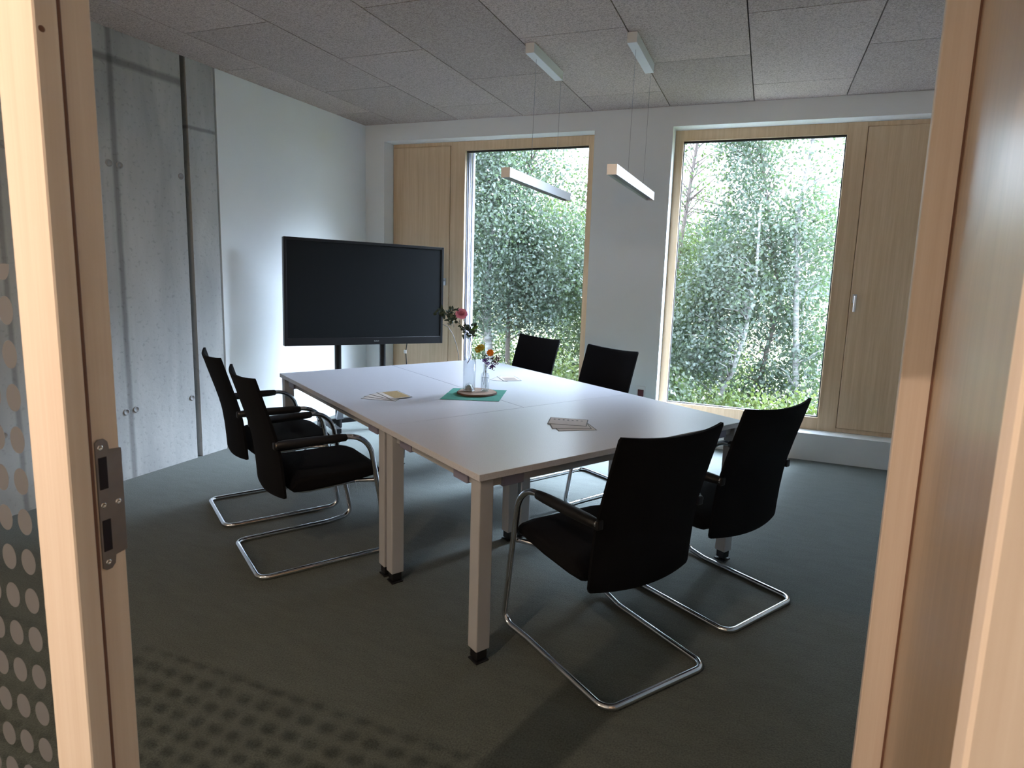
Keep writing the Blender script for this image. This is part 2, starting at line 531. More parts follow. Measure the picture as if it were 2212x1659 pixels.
def m_glass(name, tint, dots=False):
    m, t, n, l, p = mat(name)
    n.remove(p)
    out = n['Material Output']
    tr = n.new('ShaderNodeBsdfTransparent'); tr.inputs[0].default_value = (*tint, 1)
    gl = n.new('ShaderNodeBsdfGlossy'); gl.inputs['Roughness'].default_value = 0.0
    fr = n.new('ShaderNodeFresnel')
    ge = n.new('ShaderNodeNewGeometry')
    im = n.new('ShaderNodeMapRange')
    im.inputs['To Min'].default_value = 1.5
    im.inputs['To Max'].default_value = 1 / 1.5
    l.new(ge.outputs['Backfacing'], im.inputs[0]); l.new(im.outputs[0], fr.inputs['IOR'])
    mx = n.new('ShaderNodeMixShader')
    l.new(fr.outputs[0], mx.inputs[0]); l.new(tr.outputs[0], mx.inputs[1]); l.new(gl.outputs[0], mx.inputs[2])
    last = mx.outputs[0]
    if dots:
        tc = n.new('ShaderNodeTexCoord')
        sx = n.new('ShaderNodeSeparateXYZ'); l.new(tc.outputs['Object'], sx.inputs[0])

        def cell(src, off, pitch):
            a = n.new('ShaderNodeMath'); a.operation = 'ADD'; a.inputs[1].default_value = off
            l.new(src, a.inputs[0])
            b = n.new('ShaderNodeMath'); b.operation = 'DIVIDE'; b.inputs[1].default_value = pitch
            l.new(a.outputs[0], b.inputs[0])
            c = n.new('ShaderNodeMath'); c.operation = 'FRACT'; l.new(b.outputs[0], c.inputs[0])
            d = n.new('ShaderNodeMath'); d.operation = 'SUBTRACT'; d.inputs[1].default_value = 0.5; l.new(c.outputs[0], d.inputs[0])
            e = n.new('ShaderNodeMath'); e.operation = 'MULTIPLY'; e.inputs[1].default_value = pitch; l.new(d.outputs[0], e.inputs[0])
            f = n.new('ShaderNodeMath'); f.operation = 'POWER'; f.inputs[1].default_value = 2; l.new(e.outputs[0], f.inputs[0])
            return f.outputs[0]
        cx = cell(sx.outputs[0], 10 * 0.0455 + 1.053 + 0.02275 - 0.0 + 0.0, 0.0455)
        cz = cell(sx.outputs[2], -0.929 + 0.032 + 64 * 0.0636, 0.0636)
        sc_ = n.new('ShaderNodeMath'); sc_.operation = 'MULTIPLY'; sc_.inputs[1].default_value = (0.0205 / 0.0165) ** 2; l.new(cx, sc_.inputs[0])
        s = n.new('ShaderNodeMath'); s.operation = 'ADD'; l.new(sc_.outputs[0], s.inputs[0]); l.new(cz, s.inputs[1])
        lt = n.new('ShaderNodeMath'); lt.operation = 'LESS_THAN'; lt.inputs[1].default_value = 0.0205 ** 2
        l.new(s.outputs[0], lt.inputs[0])
        zl = n.new('ShaderNodeMath'); zl.operation = 'LESS_THAN'; zl.inputs[1].default_value = 1.44
        l.new(sx.outputs[2], zl.inputs[0])
        m1 = n.new('ShaderNodeMath'); m1.operation = 'MULTIPLY'; l.new(lt.outputs[0], m1.inputs[0]); l.new(zl.outputs[0], m1.inputs[1])
        m2 = n.new('ShaderNodeMath'); m2.operation = 'MULTIPLY'; m2.inputs[1].default_value = 0.93; l.new(m1.outputs[0], m2.inputs[0])
        df = n.new('ShaderNodeBsdfDiffuse'); df.inputs[0].default_value = (0.22, 0.22, 0.23, 1)
        tl = n.new('ShaderNodeBsdfTranslucent'); tl.inputs[0].default_value = (0.22, 0.22, 0.23, 1)
        md = n.new('ShaderNodeMixShader'); md.inputs[0].default_value = 0.35
        l.new(df.outputs[0], md.inputs[1]); l.new(tl.outputs[0], md.inputs[2])
        mm = n.new('ShaderNodeMixShader')
        l.new(m2.outputs[0], mm.inputs[0]); l.new(last, mm.inputs[1]); l.new(md.outputs[0], mm.inputs[2])
        last = mm.outputs[0]
    l.new(last, out.inputs[0])
    return m


def m_realglass(name, col, ior):
    m, t, n, l, p = mat(name)
    p.inputs['Base Color'].default_value = (*col, 1)
    p.inputs['Roughness'].default_value = 0.0
    p.inputs['IOR'].default_value = ior
    p.inputs['Transmission Weight'].default_value = 1.0
    return m


def m_leaf(name, c1, c2, trans):
    m, t, n, l, p = mat(name)
    n.remove(p)
    out = n['Material Output']
    tc = n.new('ShaderNodeTexCoord')
    ns = n.new('ShaderNodeTexNoise'); ns.inputs['Scale'].default_value = 1.6; ns.inputs['Detail'].default_value = 9; ns.inputs['Roughness'].default_value = 0.7
    l.new(tc.outputs['Object'], ns.inputs['Vector'])
    r = n.new('ShaderNodeValToRGB')
    r.color_ramp.elements[0].position = 0.38; r.color_ramp.elements[0].color = (*c1, 1)
    r.color_ramp.elements[1].position = 0.62; r.color_ramp.elements[1].color = (*c2, 1)
    l.new(ns.outputs['Fac'], r.inputs[0])
    d = n.new('ShaderNodeBsdfDiffuse'); l.new(r.outputs[0], d.inputs[0])
    tl = n.new('ShaderNodeBsdfTranslucent'); tl.inputs[0].default_value = (*trans, 1)
    g = n.new('ShaderNodeBsdfGlossy'); g.inputs['Roughness'].default_value = 0.42
    a = n.new('ShaderNodeMixShader'); a.inputs[0].default_value = 0.35
    l.new(d.outputs[0], a.inputs[1]); l.new(tl.outputs[0], a.inputs[2])
    b = n.new('ShaderNodeMixShader'); b.inputs[0].default_value = 0.06
    l.new(a.outputs[0], b.inputs[1]); l.new(g.outputs[0], b.inputs[2])
    l.new(b.outputs[0], out.inputs[0])
    return m


M_conc, M_ceil, M_carpet, M_table = m_concrete(), m_ceiling(), m_carpet(), m_table()
M_glass = m_glass('clear_window_glass', (0.96, 0.98, 0.985))
M_dotglass = m_glass('dotted_partition_glass', (0.94, 0.96, 0.95), True)
M_bglass = m_glass('bottle_glass', (0.945, 0.955, 0.955))
M_water = m_glass('water', (0.945, 0.955, 0.96))
M_punt = plain('glinting_thick_glass', (0.90, 0.91, 0.92), 0.18, metal=0.75)
M_leafA = m_leaf('grey_green_foliage', (0.035, 0.058, 0.044), (0.13, 0.165, 0.135), (0.09, 0.14, 0.04))
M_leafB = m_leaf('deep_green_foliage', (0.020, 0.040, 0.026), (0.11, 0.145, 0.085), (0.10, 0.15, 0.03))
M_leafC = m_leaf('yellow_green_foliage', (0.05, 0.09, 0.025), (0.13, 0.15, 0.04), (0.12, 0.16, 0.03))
M_grass = plain('sunlit_meadow', (0.075, 0.078, 0.026), 0.95, var=0.45, vscale=1.2)

# ------------------------------------------------------------------ room shell
b = MB()
b.box(XL - 0.3, XR + 0.1, -1.8, YB + 0.02, -0.12, 0.0)
b.build('floor', M_carpet, kind='structure')

b = MB()
xs = [-3.839 - 0.22] + [-3.45 + 0.6485 * i for i in range(9)]
for ci in range(len(xs) - 1):
    x0, x1 = max(xs[ci], XL), min(xs[ci + 1], XR)
    off = 3.026 if ci % 2 == 0 else 3.676
    off = 3.676 if ci % 2 == 0 else 3.026
    ys = sorted(set([YD0] + [off + 1.3 * k for k in range(-3, 4) if YD0 + 0.02 < off + 1.3 * k < YB - 0.02] + [YB]))
    for j in range(len(ys) - 1):
        g = 0.0035
        b.box(x0 + g, x1 - g, ys[j] + g, ys[j + 1] - g, H, H + 0.02)
b.mi = 1
b.box(XL - 0.05, XR + 0.05, YD0, YB + 0.05, H + 0.02, H + 0.12)
b.build('ceiling', [M_ceil, M_ceilback], kind='structure')

# window wall with two niches
NX = [(-3.62, -1.487), (-0.82, 1.31)]
NZ = (0.2226, 2.67)
b = MB()
YO = 5.95
b.box(XL - 0.3, NX[0][0], YB, YO, 0 - 0.9, H + 0.3)
b.box(NX[0][1], NX[1][0], YB, YO, -0.9, H + 0.3)
b.box(NX[1][1], XR + 0.3, YB, YO, -0.9, H + 0.3)
for (a, c) in NX:
    b.box(a, c, YB, YO, -0.9, NZ[0])
    b.box(a, c, YB, YO, NZ[1], H + 0.3)
b.build('wall_back', M_wall, kind='structure')

b = MB()
b.box(XL - 0.25, XL, 3.603, YB + 0.02, 0, H + 0.2)
b.build('wall_left', M_wall, kind='structure')
b = MB()
b.box(XL - 0.25, XL, -0.2, 3.309, 0, H + 0.2)
b.box(XL - 0.25, XL - 0.07, 3.309, 3.355, 0, H + 0.2)
b.box(XL - 0.25, XL, 3.355, 3.585, 0, H + 0.2)
b.box(XL - 0.25, XL - 0.02, 3.585, 3.603, 0, H + 0.2)
conc = b.build('wall_left_concrete', M_conc, kind='structure')
bm_ = MB()
for (y, z) in ((2.768, 2.03), (2.836, 2.027), (3.279, 2.025), (2.778, 0.455), (2.847, 0.46), (3.284, 0.46), (2.069, 0.466), (2.13, 1.16), (2.19, 2.03), (2.12, 2.03)):
    t = MB()
    Mx = Matrix.Translation((XL, y, z)) @ Matrix.Rotation(PI / 2, 4, 'Y')
    t.lathe([(0.0, 0.003), (0.013, 0.003), (0.014, 0.006), (0.020, 0.006), (0.022, 0.0)], n=20, mat=Mx)
    t.build('formwork_plug', M_plug, conc)
b = MB()
b.box(XL, XL + 0.012, 3.603, YB, 0.0, 0.06)
b.build('baseboard_left', M_trim, kind='structure')
b = MB()
b.box(XR, XR + 0.2, -1.8, YB, 0, H + 0.3)
b.build('wall_right', M_wall, kind='structure')

# exterior shell: roof slab and facade to shade the room
b = MB()
b.box(XL - 0.4, XR + 0.4, -2.2, 6.05, 3.10, 3.4)
b.build('roof_slab', M_wall, kind='structure')

# ------------------------------------------------------------------ windows


def window(idx, x0, x1, flip):
    root = empty('window_%d' % idx, (0, 0, 0), kind='structure')
    z0, z1 = NZ
    g0, g1 = (-2.807, -1.578) if idx == 1 else (-0.7515, 0.4906)
    gz0, gz1 = 0.3258, 2.585
    d0, d1 = YF, YF + 0.09
    lx0, lx1 = (x0, -2.965) if idx == 1 else (0.63, x1)
    f = MB()
    # fixed frame around the glass
    fx0, fx1 = (lx1, x1) if idx == 1 else (x0, lx0)
    for (a, c, e, g) in ((fx0, g0, z0, z1), (g1, fx1, z0, z1), (g0, g1, z0, gz0), (g0, g1, gz1, z1)):
        f.rbox(a, c, d0, d1, e, g, 0.002, seg=1)
    f.rbox(lx0, lx1, d0 + 0.004, d1, z0, z0 + 0.035, 0.002, seg=1)
    f.rbox(lx0, lx1, d0 + 0.004, d1, z1 - 0.035, z1, 0.002, seg=1)
    # stepped glazing bead
    q = 0.012
    for (a, c, e, g) in ((g0 - q, g0, gz0 - q, gz1 + q), (g1, g1 + q, gz0 - q, gz1 + q), (g0, g1, gz0 - q, gz0), (g0, g1, gz1, gz1 + q)):
        f.box(a, c, d0 - 0.004, d0 + 0.01, e, g)
    f.build('window_frame', M_wood, root)
    s = MB()
    for (a, c, e, g) in ((g0, g0 + 0.006, gz0, gz1), (g1 - 0.006, g1, gz0, gz1), (g0, g1, gz0, gz0 + 0.006), (g0, g1, gz1 - 0.014, gz1)):
        s.box(a, c, d0 + 0.03, d0 + 0.06, e, g)
    s.build('gasket', M_gasket, root)
    p = MB()
    yy = d0 + 0.045
    p.add([(g0, yy, gz0), (g1, yy, gz0), (g1, yy, gz1), (g0, yy, gz1)], [(0, 1, 2, 3)])
    p.build('glass_pane', M_glass, root)
    # opaque ventilation leaf
    lf = MB()
    a, c = lx0 + 0.004, lx1 - 0.004
    lf.rbox(a, c, d0 - 0.006, d1 - 0.02, z0 + 0.038, z1 - 0.038, 0.003)
    leaf = lf.build('ventilation_leaf', M_wood, root)
    h = MB()
    hx = -3.012 if idx == 1 else 0.662
    h.rbox(hx - 0.015, hx + 0.015, d0 - 0.016, d0 - 0.005, 1.285, 1.355, 0.003)
    h.tube([(hx, d0 - 0.012, 1.335), (hx, d0 - 0.05, 1.335)], 0.009)
    if idx == 1:
        h.tube(fillet([(hx, d0 - 0.045, 1.335), (hx - 0.03, d0 - 0.055, 1.325), (hx - 0.115, d0 - 0.05, 1.325)], [0, 0.02, 0]), 0.009)
    else:
        h.tube([(hx, d0 - 0.05, 1.343), (hx, d0 - 0.052, 1.215)], 0.009)
    h.build('handle', M_alu, leaf)
    # outer side of the leaf and exterior reveal
    e = MB()
    e.mi = 0
    if idx == 1:
        e.box(lx0, g0 + 0.018, d1 + 0.001, d1 + 0.02, z0, z1)
        e.box(lx0, g0 + 0.027, d1 + 0.02, 5.76, z0, z1)
    else:
        e.box(g1 + 0.035, lx1, d1 + 0.001, 5.80, z0, z1)
    e.build('outer_reveal', M_extwhite, root)
    if idx == 1:
        k = MB()
        k.box(g0 + 0.002, g0 + 0.012, d1 - 0.03, d1 + 0.03, gz0, gz1)
        k.box(g0 + 0.028, g0 + 0.033, d1 + 0.02, d1 + 0.05, gz0, gz1)
        k.build('blind_guide', M_guide, root)
    o = MB()
    o.box(g0 - 0.02, g1 + 0.02, d1, YO + 0.06, z0 + 0.02, z0 + 0.04)
    o.build('outer_sill', M_guide, root)
    return root


window(1, *NX[0], False)
window(2, *NX[1], True)

# ------------------------------------------------------------------ door, partition, hallway
door = empty('door_1', (0, 0, 0), kind='structure')
f = MB()
f.rbox(-0.9165, -0.84, YD0, 0.553, 0, H, 0.002, seg=1)
f.rbox(-0.9165, -0.852, 0.5535, YD1, 0, H, 0.002, seg=1)
f.rbox(0.1715, 0.30, YD0, 0.553, 0, H, 0.003, seg=1)
f.rbox(0.236, 0.30, 0.5535, YD1, 0, H, 0.003, seg=1)
f.rbox(-0.84, 0.168, YD0, 0.553, 2.10, 2.18, 0.002, seg=1)
f.rbox(-0.852, 0.236, 0.5535, YD1, 2.11, 2.18, 0.002, seg=1)
f.build('door_frame', M_post, door)
s = MB()
s.tube([(-0.8475, 0.556, 0.0), (-0.8475, 0.556, 2.1)], 0.0045, n=8)
s.tube([(-0.8505, 0.5605, 0.0), (-0.8505, 0.5605, 2.1)], 0.0025, n=8)
s.build('rubber_seal', M_seal, door)
q = MB()
q.lathe([(0.0, 0.0004), (0.003, 0.0005), (0.004, 0.0)], n=14, mat=Matrix.Translation((-0.84, 0.5325, 1.7237)) @ Matrix.Rotation(PI / 2, 4, 'Y'))
q.build('wood_knot', M_seal, door)
# strike plate on the rebate face
sp = MB()
pts = [(0.5665, 1.012), (0.571, 1.008), (0.579, 1.008), (0.5845, 1.014), (0.586, 1.026), (0.6035, 1.028), (0.6035, 1.182), (0.586, 1.184), (0.584, 1.196), (0.579, 1.201), (0.571, 1.201), (0.5665, 1.197)]
xs0, xs1 = -0.8522, -0.8495
n_ = len(pts)
sp.add([(xs1, y, z) for y, z in pts] + [(xs0, y, z) for y, z in pts], [list(range(n_))] + [[i, i + n_, (i + 1) % n_ + n_, (i + 1) % n_] for i in range(n_)], False)
plate = sp.build('strike_plate', M_steel, door)
for (ya, yb, za, zb) in ((0.569, 0.5815, 1.128, 1.175), (0.569, 0.5815, 1.036, 1.083)):
    q = MB()
    q.rbox(-0.8506, -0.8488, ya, yb, za, zb, 0.0008)
    q.build('latch_slot', M_slot, plate)
for (y, z) in ((0.573, 1.189), (0.594, 1.104), (0.5725, 1.105), (0.574, 1.019)):
    q = MB()
    q.lathe([(0.0, 0.0006), (0.0016, 0.0004), (0.0018, 0.0016), (0.0040, 0.0012), (0.0045, 0)], n=16, mat=Matrix.Translation((-0.8495, y, z)) @ Matrix.Rotation(PI / 2, 4, 'Y'))
    q.build('screw', M_chrome, plate)
# open leaf swung into the room
phi = math.radians(83.1)
hx, hy = 0.23, 0.605
Ml = Matrix.Translation((hx, hy, 0)) @ Matrix.Rotation(phi, 4, 'Z')
lf = MB()
lf.rbox(0.0, 0.93, -0.042, 0.0, 0.008, 2.10, 0.002, mat=Ml, seg=1)
leafo = lf.build('door_leaf', M_leafdoor, door)
st = MB()
st.rbox(0.885, 0.93, 0.0, 0.058, 0.008, 2.10, 0.003, mat=Ml)
st.build('closing_stile', M_post, leafo)
sl = MB()
sl.box(0.880, 0.885, 0.0, 0.004, 0.008, 2.10, mat=Ml)
sl.build('stile_seal', M_seal, leafo)

part = empty('wall_front', (0, 0, 0), kind='structure')
g = MB()
g.box(XL, -0.9165, YD0, YD1, 0, 0.07)
g.box(XL, -0.9165, YD0, YD1, H - 0.07, H)
g.box(XL, XL + 0.06, YD0, YD1, 0.07, H - 0.07)
g.build('partition_frame', M_post, part)
g = MB()
g.add([(XL + 0.06, 0.56, 0.07), (-0.9165, 0.56, 0.07), (-0.9165, 0.56, H - 0.07), (XL + 0.06, 0.56, H - 0.07)], [(0, 1, 2, 3)])
g.build('glass_pane', M_dotglass, part)
g = MB()
g.box(0.30, XR, YD0, YD1, 0, H)
g.box(-0.852, 0.30, YD0, YD1, 2.18, H)
g.build('plasterboard', M_wall, part)

b = MB()
b.box(XL - 0.3, XR + 0.1, -1.8, YD0, 3.0, 3.1)
b.build('ceiling_hallway', M_wall, kind='structure')
b = MB()
b.box(XL - 0.3, XR + 0.1, -2.0, -1.8, 0, 3.05)
b.build('wall_hallway', M_wall, kind='structure')
b = MB()
b.box(XL - 0.3, XR + 0.2, YD0, YD1, H + 0.02, 3.1)
b.build('wall_front_lintel', M_wall, kind='structure')
b = MB()
b.box(XL - 0.25, XL, -2.0, -0.2, 0, 3.05)
b.box(XL - 0.25, XL, -0.2, YD0, H, 3.05)
b.build('wall_hallway_side', M_wall, kind='structure')

# hallway downlight (gives its own light)
hl = empty('hallway_downlight', (-1.2, -0.47, 2.985), 0, 'round warm downlight recessed in the hallway ceiling outside the door', 'light')
q = MB()
q.lathe([(0.06, -0.004), (0.075, -0.006), (0.078, 0.014)], n=32)
q.build('trim_ring', M_white, hl)
q = MB()
q.lathe([(0.0, 0.006), (0.06, 0.006)], n=32)
me_, t_, n_n, l_l, p_p = mat('warm_diffuser')
p_p.inputs['Emission Color'].default_value = (1.0, 0.70, 0.45, 1)
p_p.inputs['Emission Strength'].default_value = 3.0
q.build('diffuser', me_, hl)
HALL = area('hallway_downlight_lamp', (-1.2, -0.47, 2.972), 0.03, 0.03, 12, (1.0, 0.73, 0.53), (0, 0, 0), 'DISK')
wrz = -math.radians(50)
wl = empty('added_hallway_fill', (-3.0, -1.35, 0), wrz, 'added warm fill panel, out of view in the hallway outside the glazed partition', 'light')  # invented out-of-view panel, added to brighten the hallway side of the door posts
q = MB()
q.rbox(-0.3, 0.3, -0.05, 0.0, 0.9, 2.0, 0.004)
q.rbox(-0.2, 0.2, -0.15, 0.10, 0.0, 0.02, 0.004)
q.rbox(-0.02, 0.02, -0.045, -0.005, 0.02, 0.9, 0.004)
q.build('housing', M_white, wl)
q = MB()
q.box(-0.28, 0.28, 0.0, 0.004, 0.92, 1.98)
q.build('diffuser', me_, wl)
area('added_hallway_fill_light', (-3.0 + 0.02 * math.sin(-wrz), -1.35 + 0.02 * math.cos(wrz), 1.45), 0.56, 1.06, 8, (1.0, 0.73, 0.53), (PI / 2, 0, wrz + PI))

# ------------------------------------------------------------------ table frame of reference
TX, TY, TT = -0.8804, 1.9054, 1.0161
MT = Matrix.Translation((TX, TY, 0)) @ Matrix.Rotation(TT, 4, 'Z')


def tw(a, b_, z=0.0):
    return MT @ Vector((a, b_, z))


def desk(a, b_, rot, w, d, label):
    p = tw(a, b_)
    root = empty('desk', (p.x, p.y, 0), TT + rot, label, 'table', 'desks pushed together as one meeting table')
    t = MB()
    g = 0.0016
    t.rbox(g, w - g, g, d - g, 0.715, 0.74, 0.0012, seg=1)
    t.build('tabletop', M_table, root)
    r = MB()
    i = 0.035
    for (x0, x1, y0, y1) in ((0.06, w - 0.06, i, i + 0.03), (0.06, w - 0.06, d - i - 0.03, d - i), (i, i + 0.03, 0.06, d - 0.06), (w - i - 0.03, w - i, 0.06, d - 0.06)):
        r.box(x0, x1, y0, y1, 0.675, 0.712)
    r.build('underframe', M_leg, root)
    for (cx, cy, lx, ly) in ((0.17, i + 0.012, 0.05, 0.022), (w - 0.17, i + 0.012, 0.05, 0.022), (0.17, d - i - 0.012, 0.05, 0.022), (w - 0.17, d - i - 0.012, 0.05, 0.022), (i + 0.012, 0.17, 0.022, 0.05), (i + 0.012, d - 0.17, 0.022, 0.05), (w - i - 0.012, 0.17, 0.022, 0.05), (w - i - 0.012, d - 0.17, 0.022, 0.05)):
        c = MB()
        c.rbox(cx - lx, cx + lx, cy - ly, cy + ly, 0.668, 0.714, 0.003, seg=1)
        c.build('frame_clamp', M_guide, root)
    for (x, y) in ((0, 0), (1, 0), (0, 1), (1, 1)):
        x0 = 0.012 if x == 0 else w - 0.072
        y0 = 0.012 if y == 0 else d - 0.072
        L = MB()
        L.rbox(x0, x0 + 0.06, y0, y0 + 0.06, 0.05, 0.7145, 0.004)
        leg = L.build('leg', M_leg, root)
        ft = MB()
        ft.rbox(x0 + 0.007, x0 + 0.053, y0 + 0.007, y0 + 0.053, 0.012, 0.0495, 0.003)
        ft.rbox(x0 + 0.001, x0 + 0.059, y0 + 0.001, y0 + 0.059, 0.0, 0.006, 0.002)
        ft.rbox(x0 + 0.02, x0 + 0.04, y0 + 0.02, y0 + 0.04, 0.005, 0.02, 0.002)
        ft.build('foot', M_black, leg)
    return root


desk(0, 0, 0, 1.6, 0.8, 'light grey desk crosswise at the end of the table nearest the doorway')
desk(0, 0.8, 0, 0.8, 1.6, 'light grey desk lengthwise on the side of the concrete wall')
desk(0.8, 0.8, 0, 0.8, 1.6, 'light grey desk lengthwise on the side of the windows')

# ------------------------------------------------------------------ chairs
CH_REG = []


def make_chair(label):
    root = empty('cantilever_chair', (0, 0, 0), 0, label, 'chair', 'black cantilever chairs around the meeting table')
    half = [(-0.247, 0.085, 0.636), (-0.275, 0.517, 0.640), (-0.263, 0.630, 0.022), (-0.243, 0.483, 0.0125), (-0.241, 0.0, 0.0125)]
    pts = half + [(-p[0], p[1], p[2]) for p in half[::-1]]
    rad = [0, 0.125, 0.05, 0.15, 0.05, 0.05, 0.15, 0.05, 0.125, 0]
    t = MB()
    t.tube(fillet(pts, rad, 10), 0.0125, n=14)
    t.build('tube_frame', M_chrome, root)
    t = MB()
    t.tube(fillet([(-0.262, 0.586, 0.392), (-0.185, 0.49, 0.385), (-0.185, 0.20, 0.375), (0.185, 0.20, 0.375), (0.185, 0.49, 0.385), (0.262, 0.586, 0.392)], [0, 0.06, 0.05, 0.05, 0.06, 0], 6), 0.010, n=10)
    t.build('seat_support', M_chrome, root)
    for s in (-1, 1):
        a = MB()
        y = [0.09, 0.10, 0.14, 0.25, 0.36, 0.405, 0.412]
        rr = [0.012, 0.018, 0.0205, 0.0215, 0.020, 0.0175, 0.012]
        a.tube([(s * (0.247 + 0.028 * (q - 0.085) / 0.432), q, 0.6365) for q in y], rr, n=14)
        a.build('armrest_pad', M_black, root)
        c = MB()
        c.rbox(min(s * 0.226, s * 0.254), max(s * 0.226, s * 0.254), 0.078, 0.108, 0.615, 0.650, 0.006)
        c.build('arm_bracket', M_black, root)
    # seat cushion
    P = []
    prof = [(0.150, 0.405), (0.175, 0.450), (0.22, 0.462), (0.34, 0.460), (0.48, 0.462), (0.57, 0.462), (0.605, 0.452), (0.618, 0.432), (0.606, 0.415), (0.55, 0.405), (0.40, 0.388), (0.24, 0.380), (0.17, 0.385), (0.150, 0.405)]
    xs_ = [-0.238, -0.233, -0.215, -0.15, 0, 0.15, 0.215, 0.233, 0.238]
    for x in xs_:
        k = abs(x) / 0.238
        inset = 0 if k < 0.88 else (0.004 if k < 0.93 else (0.010 if k < 0.985 else 0.024))
        row = []
        for (y, z) in prof:
            cz, cy = 0.425, 0.385
            yy = cy + (y - cy) * (1 - inset * 2.2) - (0.025 * k ** 4 if y > 0.5 else 0)
            zz = cz + (z - cz) * (1 - inset * 22 if inset < 0.02 else 0.45) - 0.006 * (1 - k * k) * (z > 0.44)
            row.append(Vector((x, yy, zz)))
        P.append(row)
    t = MB()
    t.grid(P)
    t.add(P[0], [list(range(len(prof) - 1))], False)
    t.add(P[-1], [list(range(len(prof) - 1))[::-1]], False)
    t.build('seat', M_fabric, root)
    # backrest: curved shell
    zs = [0.372, 0.385, 0.44, 0.52, 0.60, 0.66, 0.74, 0.83, 0.91, 0.938, 0.948]

    def yed(z):
        pr = [(0.36, 0.128), (0.45, 0.122), (0.56, 0.112), (0.64, 0.098), (0.74, 0.070), (0.84, 0.040), (0.95, 0.007)]
        for i in range(len(pr) - 1):
            if z <= pr[i + 1][0]:
                u = (z - pr[i][0]) / (pr[i + 1][0] - pr[i][0])
                return pr[i][1] * (1 - u) + pr[i + 1][1] * u
        return pr[-1][1]
    N = 14
    front, back = [], []
    for z in zs:
        rf, rb = [], []
        for i in range(N + 1):
            s = -1 + 2 * i / N
            hw = 0.240
            if z > 0.94 or z < 0.375:
                hw = 0.234
            bulge = 0.034 * (1 - s * s)
            dz = (0.014 * (1 - s * s)) * max(0, (z - 0.6) / 0.35) + 0.012 * (1 - s * s) * max(0, (0.5 - z) / 0.13)
            y = yed(z) - bulge
            th = 0.011 if (abs(s) < 0.99 and 0.375 < z < 0.945) else 0.006
            x = s * hw
            rf.append(Vector((x, y + th, z - dz)))
            rb.append(Vector((x, y - th, z - dz)))
        front.append(rf)
        back.append(rb)
    t = MB()
    t.grid(front)
    t.grid([r[::-1] for r in back])
    for i in range(len(zs) - 1):
        t.add([front[i][0], back[i][0], back[i + 1][0], front[i + 1][0]], [(0, 1, 2, 3)], False)
        t.add([front[i][-1], back[i][-1], back[i + 1][-1], front[i + 1][-1]], [(3, 2, 1, 0)], False)
    for i in range(N):
        t.add([front[0][i], front[0][i + 1], back[0][i + 1], back[0][i]], [(0, 1, 2, 3)], False)
        t.add([front[-1][i], front[-1][i + 1], back[-1][i + 1], back[-1][i]], [(3, 2, 1, 0)], False)
    t.build('backrest', M_fabric, root)
    return root


chairs = [
    (0.471, -0.466, -4.3, 'black cantilever armchair closest to the doorway with its back turned, beside the bare table corner'),
    (1.213, -0.402, -0.4, 'black cantilever armchair with back turned at the corner next to the low window ledge'),
    (-0.475, 1.330, -90.9, 'black cantilever armchair on the concrete wall side, the one nearer the doorway'),
    (-0.472, 2.033, -91.3, 'black cantilever armchair on the concrete wall side, the one nearer the screen'),
    (1.930, 1.280, 90.5, 'black cantilever armchair facing the room before the white wall strip between the windows'),
    (1.900, 2.052, 92.0, 'black cantilever armchair facing the room before the narrower visible window by the screen'),
]
proto = None
for i, (a, b_, deg, lab) in enumerate(chairs):
    c = make_chair(lab) if proto is None else copy_tree(proto)
    if proto is None:
        proto = c
    p = tw(a, b_)
    c.location = (p.x, p.y, 0)
    c.rotation_euler = (0, 0, TT + math.radians(deg))
    c['label'] = lab

# ------------------------------------------------------------------ screen on a stand
tt_ = math.radians(54.67)
scr = empty('presentation_screen', (-3.563, 3.932, 0.793), tt_, 'large black flat screen mounted on a dark rolling stand before the white wall', 'screen')
tilt = Matrix.Rotation(-0.024, 4, 'X') @ Matrix.Rotation(0.017, 4, 'Y')
WD, HD = 1.40, 0.871
q = MB()
q.rbox(0, WD, 0.0, 0.055, 0, HD, 0.006, mat=tilt)
q.build('housing', M_bezel, scr)
q = MB()
fr_ = 0.022
for (x0, x1, z0, z1) in ((0, fr_, 0, HD), (WD - fr_, WD, 0, HD), (fr_, WD - fr_, HD - fr_, HD), (fr_, WD - fr_, 0, 0.062)):
    q.rbox(x0, x1, -0.006, 0.004, z0, z1, 0.002, mat=tilt, seg=1)
q.build('bezel', M_bezel, scr)
q = MB()
q.box(fr_, WD - fr_, -0.001, 0.002, 0.062, HD - fr_, mat=tilt)
q.build('display', M_screen, scr)
q = MB()
x = WD * 0.532
for k, (w_, h_) in enumerate(((0.004, 0.010), (0.004, 0.007), (0.005, 0.007), (0.003, 0.010), (0.004, 0.007), (0.005, 0.007), (0.004, 0.010))):
    q.box(x, x + w_, -0.0072, -0.0058, 0.026, 0.026 + h_, mat=tilt)
    x += w_ + 0.0022
q.build('maker_lettering', plain('silver_lettering', (0.30, 0.31, 0.32), 0.4), scr)

